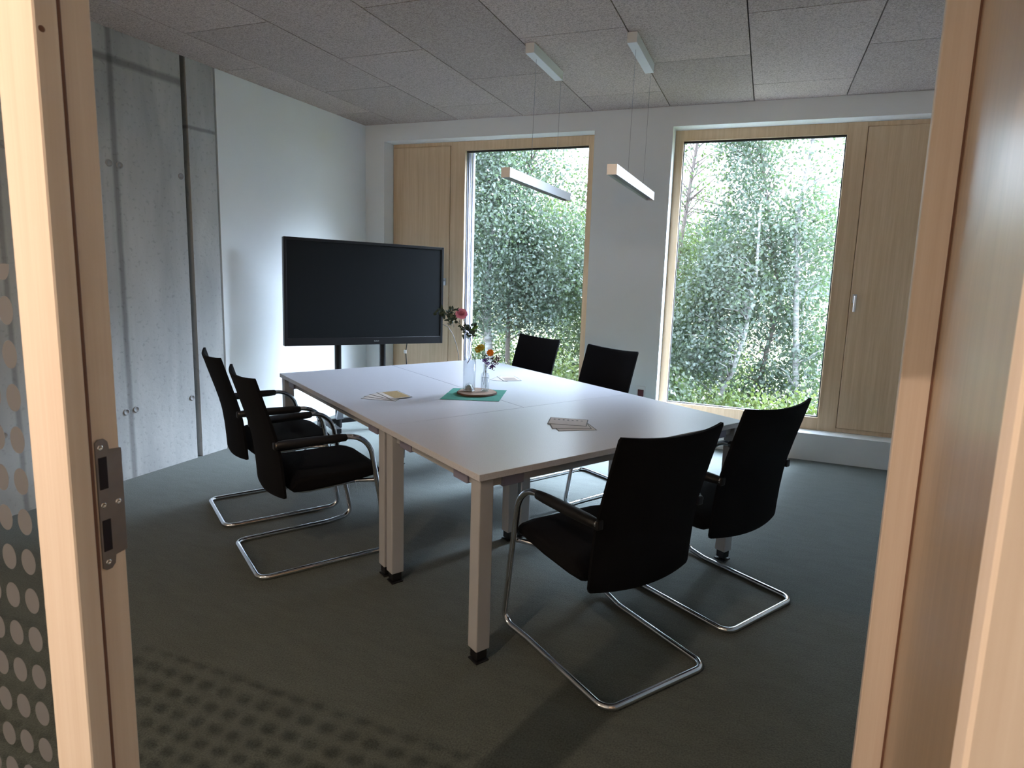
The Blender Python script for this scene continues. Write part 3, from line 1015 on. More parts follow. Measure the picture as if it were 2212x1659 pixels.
dv = Vector((math.cos(tt_), math.sin(tt_), 0))
nv = Vector((-math.sin(tt_), math.cos(tt_), 0))
O = Vector((-3.563, 3.932, 0))
stand = empty('screen_stand', (O.x, O.y, 0), tt_, 'dark rolling floor stand with two upright poles carrying the black screen', 'stand')
q = MB()
XP = (0.46, 0.86)
for xp in XP:
    p_ = MB()
    p_.tube([(xp, 0.10, 0.05), (xp, 0.10, 1.35)], 0.028, n=20)
    p_.build('pole', M_black, stand)
p_ = MB()
p_.box(0.40, 0.92, 0.088, 0.11, 1.0, 1.04)
p_.box(0.40, 0.92, 0.088, 0.11, 1.34, 1.38)
for xp in (0.47, 0.83):
    p_.box(xp, xp + 0.03, 0.078, 0.088, 0.9, 1.5)
p_.build('mounting_bracket', M_black, stand)
p_ = MB()
p_.rbox(0.36, 0.96, 0.08, 0.12, 0.09, 0.13, 0.003)
p_.build('crossbar', M_black, stand)
for xp in (0.36, 0.96):
    p_ = MB()
    p_.rbox(xp - 0.02, xp + 0.02, -0.24, 0.38, 0.085, 0.125, 0.004)
    fo = p_.build('base_foot', M_black, stand)
    for yy in (-0.20, 0.34):
        w_ = MB()
        w_.tube([(xp - 0.012, yy, 0.036), (xp + 0.012, yy, 0.036)], 0.036, n=20)
        w_.rbox(xp - 0.018, xp + 0.018, yy - 0.02, yy + 0.02, 0.06, 0.088, 0.004)
        w_.build('caster', M_black, fo)
p_ = MB()
Mb = Matrix.Translation((XP[0], 0.085, 0.13))
p_.add([Mb @ Vector(v) for v in ((-0.03, -0.03, 0), (0.03, -0.03, 0), (0.012, -0.03, 0.13), (-0.012, -0.03, 0.13), (-0.03, 0.03, 0), (0.03, 0.03, 0), (0.012, 0.03, 0.13), (-0.012, 0.03, 0.13))],
       [(0, 1, 2, 3), (7, 6, 5, 4), (0, 4, 5, 1), (3, 2, 6, 7), (0, 3, 7, 4), (1, 5, 6, 2)])
p_.build('pole_gusset', M_steel, stand)

# power cable hanging behind the screen, with white tag
base = O + dv * 1.08 + nv * 0.07
cab = MB()
pp = [base + Vector((0, 0, 1.0)), base + Vector((0.0, 0.0, 0.76)), base + Vector((-0.012, 0.0, 0.69)), base + Vector((-0.004, 0.0, 0.60)), base + Vector((0.01, 0.03, 0.30)), base + Vector((0.08, 0.10, 0.05)), base + Vector((0.20, 0.22, 0.008))]
cab.tube(fillet(pp, [0, .05, .1, .1, .1, .05, 0]), 0.0045, n=8)
cobj = cab.build('power_cable', M_black, None, 'black power cable hanging below the screen with a small white tag', 'cable')
q = MB()
c0 = base + Vector((-0.014, -0.004, 0.692))
q.rbox(c0.x - 0.014, c0.x + 0.012, c0.y - 0.006, c0.y + 0.004, c0.z - 0.016, c0.z + 0.016, 0.003)
q.build('white_tag', M_white, cobj)
# thin arching cable beside window
C0 = Vector((0, 0, ZC))


def onray(px, py, y):
    d = F + RV * ((px - 1106 - PPX) / FPX) - UV * ((py - 829.5 - PPY) / FPX)
    return C0 + d * (y / d.y)


pp = [onray(x_, y_, 5.15) for x_, y_ in ((955, 700), (968, 706), (978, 722), (986, 745), (990, 765), (992, 785), (993, 830))]
cab = MB()
cab.tube([pp[0] + Vector((-0.1, 0, -0.15))] + pp + [Vector((pp[-1].x, pp[-1].y, 0.006))], 0.003, n=8)
cab.build('thin_cable', M_cable, None, 'thin grey cable arching down before the wooden window leaf', 'cable')

# ------------------------------------------------------------------ pendant lamps
def pendant(xc, y0, label):
    root = empty('linear_pendant_lamp', (xc, 0, 0), 0, label, 'lamp', 'linear pendant lamps over the table')
    c = MB()
    c.rbox(-0.029, 0.029, 3.752, 4.330, H - 0.06, H - 0.0005, 0.002)
    c.build('ceiling_canopy', M_brushed_light, root)
    h = MB()
    z1, z0, w = 2.043, 1.987, 0.028
    ya, yb_ = 3.43, 4.63
    for (x0, x1, zz0, zz1) in ((-w, -w + 0.003, z0, z1), (w - 0.003, w, z0, z1), (-w + 0.003, w - 0.003, z1 - 0.003, z1)):
        h.box(x0, x1, ya, yb_, zz0, zz1)
    h.box(-w, w, ya - 0.0015, ya, z0, z1)
    h.box(-w, w, yb_, yb_ + 0.0015, z0, z1)
    h.build('housing', M_alu, root)
    d = MB()
    d.box(-w + 0.004, w - 0.004, ya + 0.002, yb_ - 0.002, z0 + 0.012, z0 + 0.02)
    d.build('diffuser', plain('unlit_louvre', (0.05, 0.05, 0.06), 0.4) if pendant.m is None else pendant.m, root)
    for y in (3.87, 4.372):
        s = MB()
        s.tube([(0, y - 0.03, z1), (0, y, H - 0.06)], 0.0011, n=6)
        s.build('suspension_wire', M_steel, root)
    return root


pendant.m = None
pendant(-1.460, 3.43, 'slim silver pendant bar hanging before the window nearer the screen')
pendant(-0.833, 3.43, 'slim silver pendant bar hanging before the white wall between windows')

# ------------------------------------------------------------------ wall outlet
ol = empty('wall_outlet', (-0.955, YB, 0.42), 0, 'white wall outlet with dark red insert low between the two windows', 'outlet')
q = MB()
q.rbox(-0.04, 0.04, -0.008, 0, -0.06, 0.06, 0.003)
q.build('faceplate', M_white, ol)
q = MB()
q.rbox(-0.026, 0.026, -0.011, -0.006, -0.045, 0.03, 0.002)
q.build('socket_insert', M_red, ol)

# ------------------------------------------------------------------ things on the table
ZT = 0.74
# napkin
nc = [Vector((-1.706, 3.29, 0)), Vector((-1.619, 2.965, 0)), Vector((-1.311, 3.073, 0)), Vector((-1.397, 3.39, 0))]
q = MB()
random.seed(4)
G = 16
P = []
for i in range(G + 1):
    row = []
    for j in range(G + 1):
        u_, v_ = i / G, j / G
        p_ = (nc[0] * (1 - u_) + nc[3] * u_) * (1 - v_) + (nc[1] * (1 - u_) + nc[2] * u_) * v_
        z = ZT + 0.0012 + 0.001 * random.random()
        if abs(u_ - 0.5) < 0.01 or abs(v_ - 0.5) < 0.01:
            z += 0.0012
        if i in (0, G) or j in (0, G):
            z += 0.0008 * random.random()
        row.append(Vector((p_.x, p_.y, z)))
    P.append(row)
q.grid(P, False)
nap = q.build('napkin', M_napkin, None, 'square green paper napkin under the wood slice', 'napkin')
mod = nap.modifiers.new('thick', 'SOLIDIFY'); mod.thickness = 0.0006
# wood slice
cs = Vector((-1.512, 3.210, 0))
sl = MB()
NN = 48
ring = [(0.110 * (1 + 0.03 * math.sin(3 * a + 1) + 0.02 * math.sin(7 * a))) for a in [2 * PI * k / NN for k in range(NN)]]
z0, z1 = ZT + 0.0042, ZT + 0.0145
top = [(cs.x + ring[k] * math.cos(2 * PI * k / NN), cs.y + ring[k] * math.sin(2 * PI * k / NN), z1) for k in range(NN)]
bot = [(x_ * 1.0, y_ * 1.0, z0) for x_, y_, _ in top]
sl.add(top, [list(range(NN))])
sl.add(bot, [list(range(NN))[::-1]])
wsl = sl.build('wood_slice', M_slice, None, 'round slice of wood with bark rim carrying both glass bottles', 'coaster')
sb = MB()
outer = [(cs.x + (ring[k] + 0.004) * math.cos(2 * PI * k / NN), cs.y + (ring[k] + 0.004) * math.sin(2 * PI * k / NN)) for k in range(NN)]
vs = [(a[0], a[1], z0) for a in outer] + [(a[0], a[1], z1 - 0.001) for a in outer] + [tuple(t) for t in top]
sb.add(vs, [(k, (k + 1) % NN, NN + (k + 1) % NN, NN + k) for k in range(NN)] + [(NN + k, NN + (k + 1) % NN, 2 * NN + (k + 1) % NN, 2 * NN + k) for k in range(NN)], True)
sb.build('bark_rim', M_sbark, wsl)
ZS = z1 + 0.0002
B1 = Vector((-1.556, 3.200, ZS))
B2 = Vector((-1.470, 3.232, ZS))
right = Vector((0.931, 0.364, 0)).normalized()
fwd = Vector((-0.364, 0.931, 0)).normalized()
SCL = 1 / 372.0


def near(base, px0, py0, px, py, dep=0.0):
    return base + right * ((px - px0) * SCL) + Vector((0, 0, (py0 - py) * SCL)) + fwd * dep


def bottle(name, base, R, Hh, neck, sh, th, water, punt, label):
    root = empty(name, tuple(base), 0, label, 'vase')
    out = [(0.0, punt), (R * 0.55, punt * 0.35 + 0.001), (R * 0.8, 0.0), (R * 0.93, 0.001), (R, 0.008), (R, sh)]
    for k in range(1, 9):
        u_ = k / 8
        rr = neck + (R - neck) * (math.cos(u_ * PI / 2)) ** 0.8 if u_ < 1 else neck
        out.append((rr, sh + (R * 1.0) * math.sin(u_ * PI / 2)))
    zn = sh + R
    out += [(neck * 0.95, Hh - 0.02), (neck * 1.12, Hh - 0.018), (neck * 1.12, Hh - 0.004), (neck * 1.0, Hh)]
    inn = [(neck * 0.78, Hh), (neck * 0.72, Hh - 0.02), (neck - th, zn)]
    for k in range(7, 0, -1):
        u_ = k / 8
        rr = neck + (R - neck) * (math.cos(u_ * PI / 2)) ** 0.8
        inn.append((rr - th, sh + R * math.sin(u_ * PI / 2) - th * 0.3))
    inn += [(R - th, sh), (R - th, 0.012), (R * 0.75, 0.006), (R * 0.5, punt * 0.4 + 0.005), (0.0, punt + 0.004)]
    q_ = MB()
    q_.lathe(out + inn, n=40)
    q_.build('glass_body', M_bglass, root)
    if punt > 0.02:
        w = MB()
        w.lathe([(R * 0.86, 0.0015), (R * 0.72, 0.006), (R * 0.42, punt * 0.62), (R * 0.30, punt * 0.72), (0.0, punt * 0.76)], n=14, smooth=False)
        w.build('base_punt', M_punt, root)
    if water:
        w = MB()
        rw = R - th - 0.0004
        w.lathe([(0.0, punt + 0.0045), (R * 0.5, punt * 0.75 + 0.0055), (R * 0.86, 0.0066), (rw, 0.0126), (rw, water), (0.0, water)], n=40)
        w.build('water', M_water, root)
    return root


bottle('bottle_vase', B1, 0.0365, 0.315, 0.0135, 0.190, 0.0028, 0.185, 0.045, 'tall clear wine bottle with water holding a pink rose stem')
bottle('small_bottle_vase', B2, 0.0245, 0.158, 0.0125, 0.085, 0.0022, 0.082, 0.006, 'small clear glass bottle holding yellow, orange and purple flowers')


def leafquad(mb, c, d, up, ln, wd):
    d = d.normalized()
    s_ = d.cross(up)
    s_ = s_.normalized() if s_.length > 1e-4 else Vector((1, 0, 0))
    n_ = s_.cross(d)
    vs = [c, c + d * ln * 0.35 + s_ * wd * 0.5 + n_ * wd * 0.12, c + d * ln * 0.75 + s_ * wd * 0.35 + n_ * wd * 0.1, c + d * ln, c + d * ln * 0.75 - s_ * wd * 0.35 + n_ * wd * 0.1, c + d * ln * 0.35 - s_ * wd * 0.5 + n_ * wd * 0.12, c + d * ln * 0.5]
    mb.add(vs, [(0, 1, 6), (1, 2, 6), (2, 3, 6), (3, 4, 6), (4, 5, 6), (5, 0, 6)], True)


def rnd():
    while True:
        v = Vector((random.uniform(-1, 1), random.uniform(-1, 1), random.uniform(-1, 1)))
        if 0.05 < v.length < 1:
            return v.normalized()


random.seed(11)
P1 = lambda px, py, d=0: near(B1, 1012, 847, px, py, d)
P2 = lambda px, py, d=0: near(B2, 1044, 847, px, py, d)
# rose spray
rs = empty('rose_stem', tuple(B1 + Vector((0, 0, 0.19))), 0, 'pink rose spray with dark leaves leaning out of the tall bottle', 'flower')
inv = Matrix.Translation(-(B1 + Vector((0, 0, 0.19))))


def sub(mb, name, m, parent, iv):
    mb.v = [tuple(iv @ Vector(v)) for v in mb.v]
    return mb.build(name, m, parent)


q = MB()
st1 = [P1(1007, 787), P1(1014, 775), P1(1016, 752), P1(1013, 735), P1(1011, 722), P1(1003, 706), P1(997, 694), P1(993, 686)]
q.tube(st1, [0.0022] * 6 + [0.0018, 0.0015], n=8)
q.tube([P1(1011, 720), P1(990, 703), P1(975, 692), P1(962, 686), P1(948, 682)], [0.0016, 0.0014, 0.0012, 0.001, 0.0008], n=6)
q.tube([P1(1012, 728), P1(1019, 712), P1(1024, 702)], 0.0012, n=6)
sub(q, 'stem', M_stem, rs, inv)
q = MB()
for (px, py, sp, cnt) in ((962, 684, 13, 22), (975, 690, 10, 14), (1002, 712, 10, 16), (1012, 718, 12, 22), (984, 672, 4, 3), (970, 674, 5, 5), (947, 676, 6, 6), (972, 700, 5, 5), (1018, 724, 8, 8)):
    for k in range(int(cnt * 1.5)):
        c_ = P1(px + random.gauss(0, sp * 0.55), py + random.gauss(0, sp * 0.5), random.gauss(0, 0.02))
        leafquad(q, c_, rnd(), rnd(), random.uniform(0.020, 0.036), random.uniform(0.014, 0.022))
sub(q, 'foliage', M_tleaf, rs, inv)
q = MB()
leafquad(q, P1(1016, 716), (P1(1027, 706) - P1(1016, 716)), fwd, 0.045, 0.026)
leafquad(q, P1(1018, 722), (P1(1012, 708) - P1(1018, 722)), fwd, 0.03, 0.02)
o_ = sub(q, 'young_leaf', M_bleaf, rs, inv)
o_['label'] = 'bright green young leaf'
q = MB()
rc = P1(993, 680, -0.01)
axis = (Vector((0, 0, 0.55)) - fwd * 0.7 + right * 0.1).normalized()
for ringi, (cnt, rr, ln, open_) in enumerate(((6, 0.002, 0.024, 0.12), (8, 0.006, 0.027, 0.38), (9, 0.009, 0.028, 0.70), (10, 0.011, 0.027, 1.05), (9, 0.012, 0.024, 1.40))):
    for k in range(cnt):
        an = 2 * PI * (k + 0.5 * ringi) / cnt + random.uniform(-.2, .2)
        e1 = axis.orthogonal().normalized()
        e2 = axis.cross(e1)
        rad = e1 * math.cos(an) + e2 * math.sin(an)
        tn = axis.cross(rad)
        P = []
        for a_ in range(5):
            t_ = a_ / 4
            ang = open_ * (0.3 + 0.7 * t_)
            dd = axis * math.cos(ang) + rad * math.sin(ang)
            cen_ = rc - axis * 0.012 + rad * rr + dd * ln * t_
            w_ = 0.027 * math.sin(PI * (0.22 + 0.52 * t_))
            P.append([cen_ + tn * w_ * s_ / 2 - rad * 0.004 * (s_ * s_) for s_ in (-1, -0.5, 0, 0.5, 1)])
        q.grid(P)
sub(q, 'rose_blossom', M_rose, rs, inv)

fb = empty('flower_bunch', tuple(B2 + Vector((0, 0, 0.05))), 0, 'small mixed flowers with berries standing in the little bottle', 'flower')
inv = Matrix.Translation(-(B2 + Vector((0, 0, 0.05))))
q = MB()
for s_ in ([P2(1038, 826), P2(1041, 805), P2(1043, 792), P2(1042, 775), P2(1034, 758)], [P2(1048, 838), P2(1046, 810), P2(1045, 790), P2(1050, 775), P2(1054, 765)], [P2(1045, 840), P2(1044, 800), P2(1045, 780)], [P2(1041, 832), P2(1046, 795), P2(1058, 780), P2(1070, 772)], [P2(1046, 790), P2(1060, 785), P2(1060, 795)]):
    q.tube(s_, 0.0011, n=6)
sub(q, 'stems', M_stem, fb, inv)
q = MB()
for (px, py, sp, cnt) in ((1046, 772, 6, 12), (1058, 772, 8, 20), (1068, 772, 6, 14), (1060, 786, 6, 10), (1042, 768, 5, 8)):
    for k in range(cnt):
        c_ = P2(px + random.gauss(0, sp * 0.6), py + random.gauss(0, sp * 0.5), random.gauss(0, 0.012))
        leafquad(q, c_, rnd(), rnd(), random.uniform(0.008, 0.016), random.uniform(0.005, 0.009))
sub(q, 'foliage', M_tleaf, fb, inv)
q = MB()
for k in range(150):
    a_ = random.uniform(0, 2 * PI)
    r_ = math.sqrt(random.random())
    c_ = P2(1031 + 10 * r_ * math.cos(a_), 754 + 7.5 * r_ * math.sin(a_) - 3 * r_ * math.cos(a_), random.gauss(0, 0.006))
    q.ico(c_, 0.0042, 1)
sub(q, 'yellow_blossom', M_yel, fb, inv)
q = MB()
oc = P2(1054, 762)
for k in range(9):
    an = 2 * PI * k / 9
    dd = right * math.cos(an) + Vector((0, 0, 1)) * math.sin(an) - fwd * 0.5
    leafquad(q, oc, dd, -fwd, 0.026, 0.018)
q.ico(oc - fwd * 0.003, 0.005, 1)
sub(q, 'orange_blossom', M_ora, fb, inv)
q = MB()
for (cx, cy, sp, cnt) in ((1043, 779, 5, 60), (1049, 786, 4, 30), (1057, 793, 4, 34)):
    for k in range(cnt):
        q.ico(P2(cx + random.gauss(0, sp * 0.6), cy + random.gauss(0, sp * 0.6), random.gauss(0, 0.006)), 0.0032, 1)
sub(q, 'purple_blossom', M_pur, fb, inv)
q = MB()
for (cx, cy, sp, cnt) in ((1070, 773, 5, 38), (1065, 783, 5, 34), (1060, 793, 4, 26)):
    for k in range(cnt):
        q.ico(P2(cx + random.gauss(0, sp * 0.7), cy + random.gauss(0, sp * 0.8), random.gauss(0, 0.01)), 0.0034, 1)
sub(q, 'berries', M_ber, fb, inv)
# tealight-like silver cone reading at the foot of the tall bottle belongs to the bottle's punt

# printed cards
def card(a, b_, deg, z, L, Wd_, label, style):
    p = tw(a, b_)
    root = empty('printed_card', (p.x, p.y, z), TT + math.radians(deg), label, 'card', 'printed cards lying in small fans on the table')
    q_ = MB()
    q_.box(-L / 2, L / 2, -Wd_ / 2, Wd_ / 2, 0, 0.0009)
    q_.build('sheet', M_papedge, root)
    q_ = MB()
    e = 0.0045
    q_.box(-L / 2 + e, L / 2 - e, -Wd_ / 2 + e, Wd_ / 2 - e, 0.0009, 0.0011)
    q_.build('print_field', M_paper, root)
    if style == 1:
        q_ = MB()
        q_.box(-L / 2 + 0.012, L / 2 - 0.012, -Wd_ / 2 + 0.010, Wd_ / 2 - 0.03, 0.0011, 0.0013)
        q_.build('picture', M_ochre, root)
    if style == 2:
        q_ = MB()
        q_.box(-L / 2 + 0.02, L / 2 - 0.06, -Wd_ / 2 + 0.02, Wd_ / 2 - 0.02, 0.0011, 0.0013)
        q_.build('picture', M_pink, root)
    if style == 3:
        q_ = MB()
        random.seed(5)
        for k in range(7):
            x_ = -L / 2 + 0.02 + k * 0.022
            q_.box(x_, x_ + 0.009, 0.022, 0.030 + 0.008 * random.random(), 0.0011, 0.0013)
        q_.build('lettering', M_papedge, root)
    return root


def fan(a, b_, off, deg, z):
    # card whose pivot corner sits near (a,b)
    an = math.radians(deg)
    return a + off[0] * math.cos(an) - off[1] * math.sin(an), b_ + off[0] * math.sin(an) + off[1] * math.cos(an)


labs1 = ['ochre pictured card on top of the fan near the wall-side chairs', 'second card of the fan near the wall-side chairs, just under the ochre one',
         'third card of the fan near the wall-side chairs, mostly covered', 'lowest card of the fan near the wall-side chairs, its tip pointing outward']
for k in range(4):
    d_ = 88 + 15 * k
    ca, cb = fan(0.335, 1.300, (0.095, 0.0), d_, 0)
    card(ca - 0.004 * k, cb, d_, ZT + 0.0003 + (3 - k) * 0.0015, 0.20, 0.13 if k == 0 else 0.125, labs1[k], 1 if k == 0 else 0)
card(1.210, 1.568, 32, ZT + 0.0003, 0.19, 0.125, 'lower card of the pair behind the small bottle', 0)
card(1.240, 1.547, 70, ZT + 0.0018, 0.17, 0.125, 'upper card of the pair behind the small bottle, with brownish picture', 2)
card(0.748, 0.345, -24, ZT + 0.0003, 0.185, 0.125, 'lowest card of the fan near the foremost chair', 0)
card(0.752, 0.378, -32, ZT + 0.0018, 0.185, 0.125, 'middle card of the fan near the foremost chair', 3)
card(0.788, 0.431, -46.3, ZT + 0.0033, 0.186, 0.132, 'top card of the fan near the foremost chair, with a row of faint marks', 3)

# ------------------------------------------------------------------ outdoors
b = MB()
b.add([(-90, 6.0, -0.85), (90, 6.0, -0.85), (90, 130, -0.85), (-90, 130, -0.85)], [(0, 1, 2, 3)])
b.build('ground', M_grass, kind='structure')


def leaves_mesh(name, centers, dirs, size, m, parent, seed):
    rg = np.random.default_rng(seed)
    n = len(centers)
    d = rg.normal(size=(n, 3)); d[:, 2] -= 0.4
    d /= np.linalg.norm(d, axis=1)[:, None]
    r = rg.normal(size=(n, 3))
    s = np.cross(d, r); s /= np.linalg.norm(s, axis=1)[:, None]
    nn = np.cross(s, d)
    L = size * rg.uniform(0.65, 1.35, n)[:, None]
    Wd_ = L * 0.62
    v = np.empty((n, 4, 3))
    v[:, 0] = centers
    v[:, 1] = centers + d * L * 0.45 + s * Wd_ * 0.5
    v[:, 2] = centers + d * L + nn * L * 0.15
    v[:, 3] = centers + d * L * 0.45 - s * Wd_ * 0.5
    me = bpy.data.meshes.new(name)
    me.vertices.add(n * 4)
    me.vertices.foreach_set('co', v.reshape(-1))
    me.loops.add(n * 4)
    me.loops.foreach_set('vertex_index', np.arange(n * 4, dtype=np.int32))
    me.polygons.add(n)
    me.polygons.foreach_set('loop_start', np.arange(0, n * 4, 4, dtype=np.int32))
    me.materials.append(m)
    me.update(calc_edges=True)
    o = bpy.data.objects.new(name, me)
    COL.objects.link(o)
    o.parent = parent
    return o


def tree(name, cat, label, x, y, trunk, r0, blobs, leafm, barkm, seed, size=0.052, group=None, twigs=26):
    """trunk: list of (dx,dy,z) ; blobs: (dx,dy,z,rx,ry,rz,count,spread)"""
    rg = np.random.default_rng(seed)
    random.seed(seed)
    root = empty(name, (x, y, -0.85), 0, label, cat, group)
    t = MB()
    tp = [Vector((a, c, z + 0.85)) for a, c, z in trunk]
    k = len(tp)
    t.tube(tp, [r0 * (1 - 0.75 * i / max(1, k - 1)) for i in range(k)], n=10)
    t.build('trunk', barkm, root)
    C = []
    br = MB()
    for (bx, by, bz, rx, ry, rz, cnt, sprig) in blobs:
        cnt = int(cnt * (2.4 if bz < 2.3 else 1.25))
        ns = max(1, cnt // 16)
        u = rg.normal(size=(ns, 3))
        u /= np.linalg.norm(u, axis=1)[:, None]
        u *= rg.uniform(0.15, 1, (ns, 1)) ** 0.55
        cc = u * np.array([rx, ry, rz]) + np.array([bx, by, bz + 0.85])
        for i in range(ns):
            C.append(cc[i] + rg.normal(size=(16, 3)) * sprig)
        pick = rg.choice(ns, min(ns, twigs), replace=False)
        for i in pick:
            e = Vector(cc[i])
            # start at trunk point a little lower
            zz = max(tp[0].z + 0.3, min(tp[-1].z, e.z - 0.35 * (abs(e.x - bx) + 0.5)))
            s_ = tp[0]
            for a in range(k - 1):
                if tp[a].z <= zz <= tp[a + 1].z:
                    f_ = (zz - tp[a].z) / (tp[a + 1].z - tp[a].z + 1e-6)
                    s_ = tp[a].lerp(tp[a + 1], f_)
            mid = s_.lerp(e, 0.5) + Vector((random.uniform(-.08, .08), random.uniform(-.08, .08), random.uniform(-0.02, 0.14)))
            br.tube([s_, mid, e], [r0 * 0.22, r0 * 0.13, 0.003], n=5, caps=False)
    if br.v:
        br.build('branches', barkm, root)
    leaves_mesh('foliage', np.concatenate(C), None, size, leafm, root, seed)
    return root


TG = 'trees growing outside the windows'
# seen through the window nearer the screen
tree('birch_tree', 'tree', 'white-trunked birch filling the window nearer the screen', -4.05, 9.0,
     [(0.03, 0, -0.85), (0.03, 0, 0.0), (-0.05, 0, 0.9), (-0.02, 0.1, 2.2), (0.1, 0.1, 3.6), (0.1, 0.1, 5.4)], 0.075,
     [(0.05, 0, 2.2, 0.85, 0.8, 1.1, 6500, 0.11), (-0.1, 0, 4.0, 0.8, 0.8, 1.2, 7600, 0.12), (-0.6, 0.2, 3.2, 0.8, 0.7, 1.8, 6500, 0.12), (-0.2, -0.2, 0.9, 0.7, 0.5, 0.5, 1800, 0.10)], M_leafA, M_bark, 1, group=TG)
tree('birch_tree', 'tree', 'second thinner birch stem beside the white-trunked birch', -3.85, 9.35,
     [(0, 0, -0.85), (-0.02, 0, 0.9), (0.2, 0, 2.4), (0.4, 0, 4.0)], 0.045,
     [(0.75, 0, 1.7, 0.8, 0.7, 0.8, 4000, 0.11), (0.5, 0.2, 3.3, 0.6, 0.6, 0.7, 1500, 0.13), (0.35, 0, 0.9, 0.7, 0.5, 0.5, 2000, 0.10)], M_leafA, M_barkd, 2, group=TG)
tree('leafy_tree', 'tree', 'dark leafy tree behind the empty chair at the window nearer the screen', -2.55, 10.2,
     [(0, 0, -0.85), (0.05, 0, 0.8), (-0.1, 0, 2.0), (0, 0, 3.0)], 0.05,
     [(-0.2, 0, 1.3, 1.0, 0.8, 0.95, 5200, 0.11), (0.15, 0.2, 0.2, 1.1, 0.7, 0.6, 2600, 0.10), (-0.35, 0.2, 2.7, 0.6, 0.5, 0.6, 1000, 0.14), (0.3, 0.2, 3.6, 0.8, 0.5, 1.2, 700, 0.16)], M_leafB, M_barkd, 3, group=TG)
tree('leafy_tree', 'tree', 'tall tree further back behind the birches', -5.9, 13.0,
     [(0, 0, -0.85), (0.0, 0, 2.0), (0.2, 0, 6.2)], 0.11,
     [(0, 0, 3.0, 1.7, 1.2, 2.3, 9000, 0.15), (1.6, 0, 1.6, 1.3, 1.2, 1.4, 4500, 0.14)], M_leafB, M_barkd, 4, size=0.08, group=TG)
# seen through the wider window
tree('birch_tree', 'tree', 'upright pale birch stem in the wider window, nearest its wooden leaf', 0.45, 9.0,
     [(0.02, 0, -0.85), (0.02, 0, 0.2), (-0.04, 0, 0.9), (-0.09, 0, 1.5), (-0.15, 0, 2.1), (-0.05, 0, 3.2), (0.05, 0, 5.2)], 0.05,
     [(0.0, 0.1, 1.95, 0.5, 0.5, 0.85, 1500, 0.11), (0.1, 0.1, 3.3, 0.55, 0.4, 0.9, 700, 0.13), (0.2, 0.3, 0.9, 0.5, 0.4, 0.6, 800, 0.12), (0.1, 0.1, 0.1, 0.6, 0.4, 0.5, 1100, 0.10)], M_leafA, M_bark, 5, group=TG, twigs=16)
tree('slender_tree', 'tree', 'slender tree with bending dark stem in the middle of the wider window', -0.02, 9.2,
     [(0, 0, -0.85), (0.04, 0, 0.0), (0.12, 0, 0.6), (0.22, 0, 1.2), (0.0, 0, 2.2), (-0.25, 0, 3.4), (-0.2, 0, 5.2)], 0.04,
     [(-0.25, 0, 3.5, 0.5, 0.45, 1.2, 5400, 0.10), (-0.3, 0, 1.9, 0.7, 0.6, 0.75, 2900, 0.10), (0.05, 0.1, 0.9, 0.6, 0.5, 0.5, 1200, 0.10), (-0.2, 0, 0.0, 0.7, 0.4, 0.4, 1000, 0.10)], M_leafA, M_barkd, 6, group=TG)
tree('leaning_birch', 'tree', 'leaning white birch stem rising behind the far table corner', -0.55, 8.7,
     [(-0.12, 0, -0.85), (0.0, 0, -0.35), (0.22, 0, 0.2), (0.34, 0, 0.7), (0.42, 0, 1.5), (0.4, 0, 2.4)], 0.05,
     [(0.1, 0, 1.3, 0.6, 0.5, 0.6, 1700, 0.10), (-0.25, 0, 0.6, 0.55, 0.4, 0.6, 2200, 0.10)], M_leafA, M_bark, 7, group=TG)
tree('leafy_tree', 'tree', 'sparse tall tree at the wall-side edge of the wider window', -1.35, 9.6,
     [(0, 0, -0.85), (0.05, 0, 1.2), (0.2, 0, 2.8), (0.4, 0, 4.8)], 0.05,
     [(0.1, 0, 1.4, 0.75, 0.6, 0.85, 2500, 0.10), (0.35, 0, 2.9, 0.7, 0.5, 0.7, 800, 0.13), (0.2, 0, 3.9, 0.8, 0.5, 0.8, 650, 0.14), (0.0, -0.2, 0.3, 0.7, 0.5, 0.7, 2600, 0.10)], M_leafB, M_barkd, 8, group=TG)
tree('leafy_tree', 'tree', 'thin tree with wispy twigs against the sky beside the wooden leaf', 1.25, 10.6,
     [(0, 0, -0.85), (-0.05, 0, 1.5), (-0.1, 0, 3.0), (0.0, 0, 5.2)], 0.04,
     [(-0.3, 0, 2.0, 0.7, 0.5, 0.6, 1100, 0.13), (-0.3, 0, 3.4, 0.7, 0.5, 1.2, 650, 0.16), (-0.1, 0, 0.3, 0.8, 0.5, 0.5, 900, 0.12)], M_leafA, M_barkd, 9, group=TG, twigs=14)
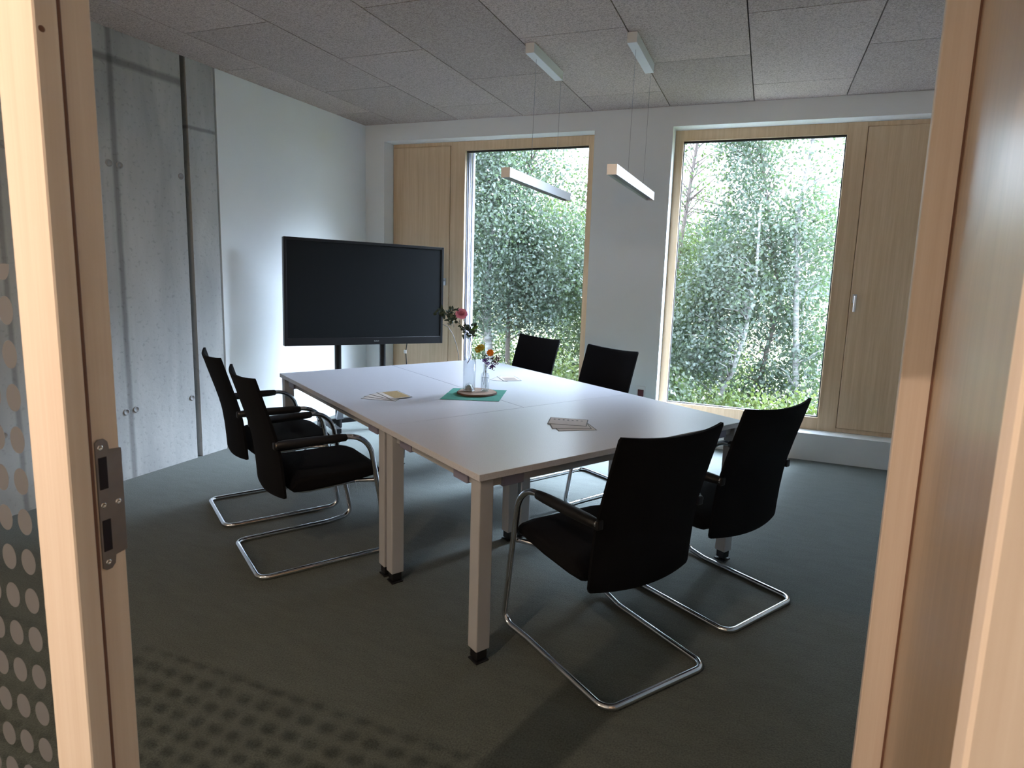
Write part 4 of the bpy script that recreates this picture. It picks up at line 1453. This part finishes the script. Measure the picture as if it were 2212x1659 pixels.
tree('leafy_tree', 'tree', 'rounded tree far behind the slender stems', -1.0, 14.5,
     [(0, 0, -0.85), (0.0, 0, 1.2), (0.1, 0, 3.4)], 0.10,
     [(-0.3, 0, 1.7, 1.4, 1.0, 1.0, 3300, 0.14), (-1.7, 0, 2.4, 1.2, 1.0, 1.3, 3600, 0.15)], M_leafB, M_barkd, 10, size=0.08, group=TG)
SG = 'bushes under the windows'
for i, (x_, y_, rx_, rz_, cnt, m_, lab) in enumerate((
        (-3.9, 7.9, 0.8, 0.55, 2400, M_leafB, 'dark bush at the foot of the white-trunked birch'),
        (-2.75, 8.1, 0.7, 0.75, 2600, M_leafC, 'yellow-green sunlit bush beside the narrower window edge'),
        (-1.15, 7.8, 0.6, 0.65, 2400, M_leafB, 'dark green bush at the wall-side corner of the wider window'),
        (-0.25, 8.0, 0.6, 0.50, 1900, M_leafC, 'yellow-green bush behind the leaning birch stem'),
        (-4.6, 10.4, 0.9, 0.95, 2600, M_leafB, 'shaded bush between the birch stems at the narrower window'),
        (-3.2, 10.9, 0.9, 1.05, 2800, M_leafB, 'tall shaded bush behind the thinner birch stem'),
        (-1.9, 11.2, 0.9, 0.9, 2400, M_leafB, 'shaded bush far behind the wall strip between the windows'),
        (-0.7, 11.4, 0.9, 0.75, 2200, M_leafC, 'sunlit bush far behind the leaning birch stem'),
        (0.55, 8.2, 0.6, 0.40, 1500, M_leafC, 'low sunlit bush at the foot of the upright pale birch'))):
    tree('bush', 'bush', lab, x_, y_, [(0, 0, -0.85), (0, 0, -0.2)], 0.02, [(0, 0, -0.35, rx_, 0.4, rz_, cnt, 0.08)], m_, M_barkd, 30 + i, group=SG, twigs=8)
# distant hedge and hill line beyond the meadow
hb = MB()
random.seed(77)
P = []
for j in range(7):
    row = []
    for i in range(61):
        x_ = -80 + 160 * i / 60
        z_ = -0.85 + [0, 1.6, 2.8, 3.5, 2.9, 1.6, 0][j] * (1 + 0.25 * math.sin(i * 1.7) + 0.15 * math.sin(i * 3.1 + 1))
        row.append(Vector((x_, 95 + j * 2.5, z_)))
    P.append(row)
hb.grid(P)
hb.build('hills', plain('distant_woods', (0.020, 0.032, 0.026), 0.95, var=0.4, vscale=0.5), kind='structure')
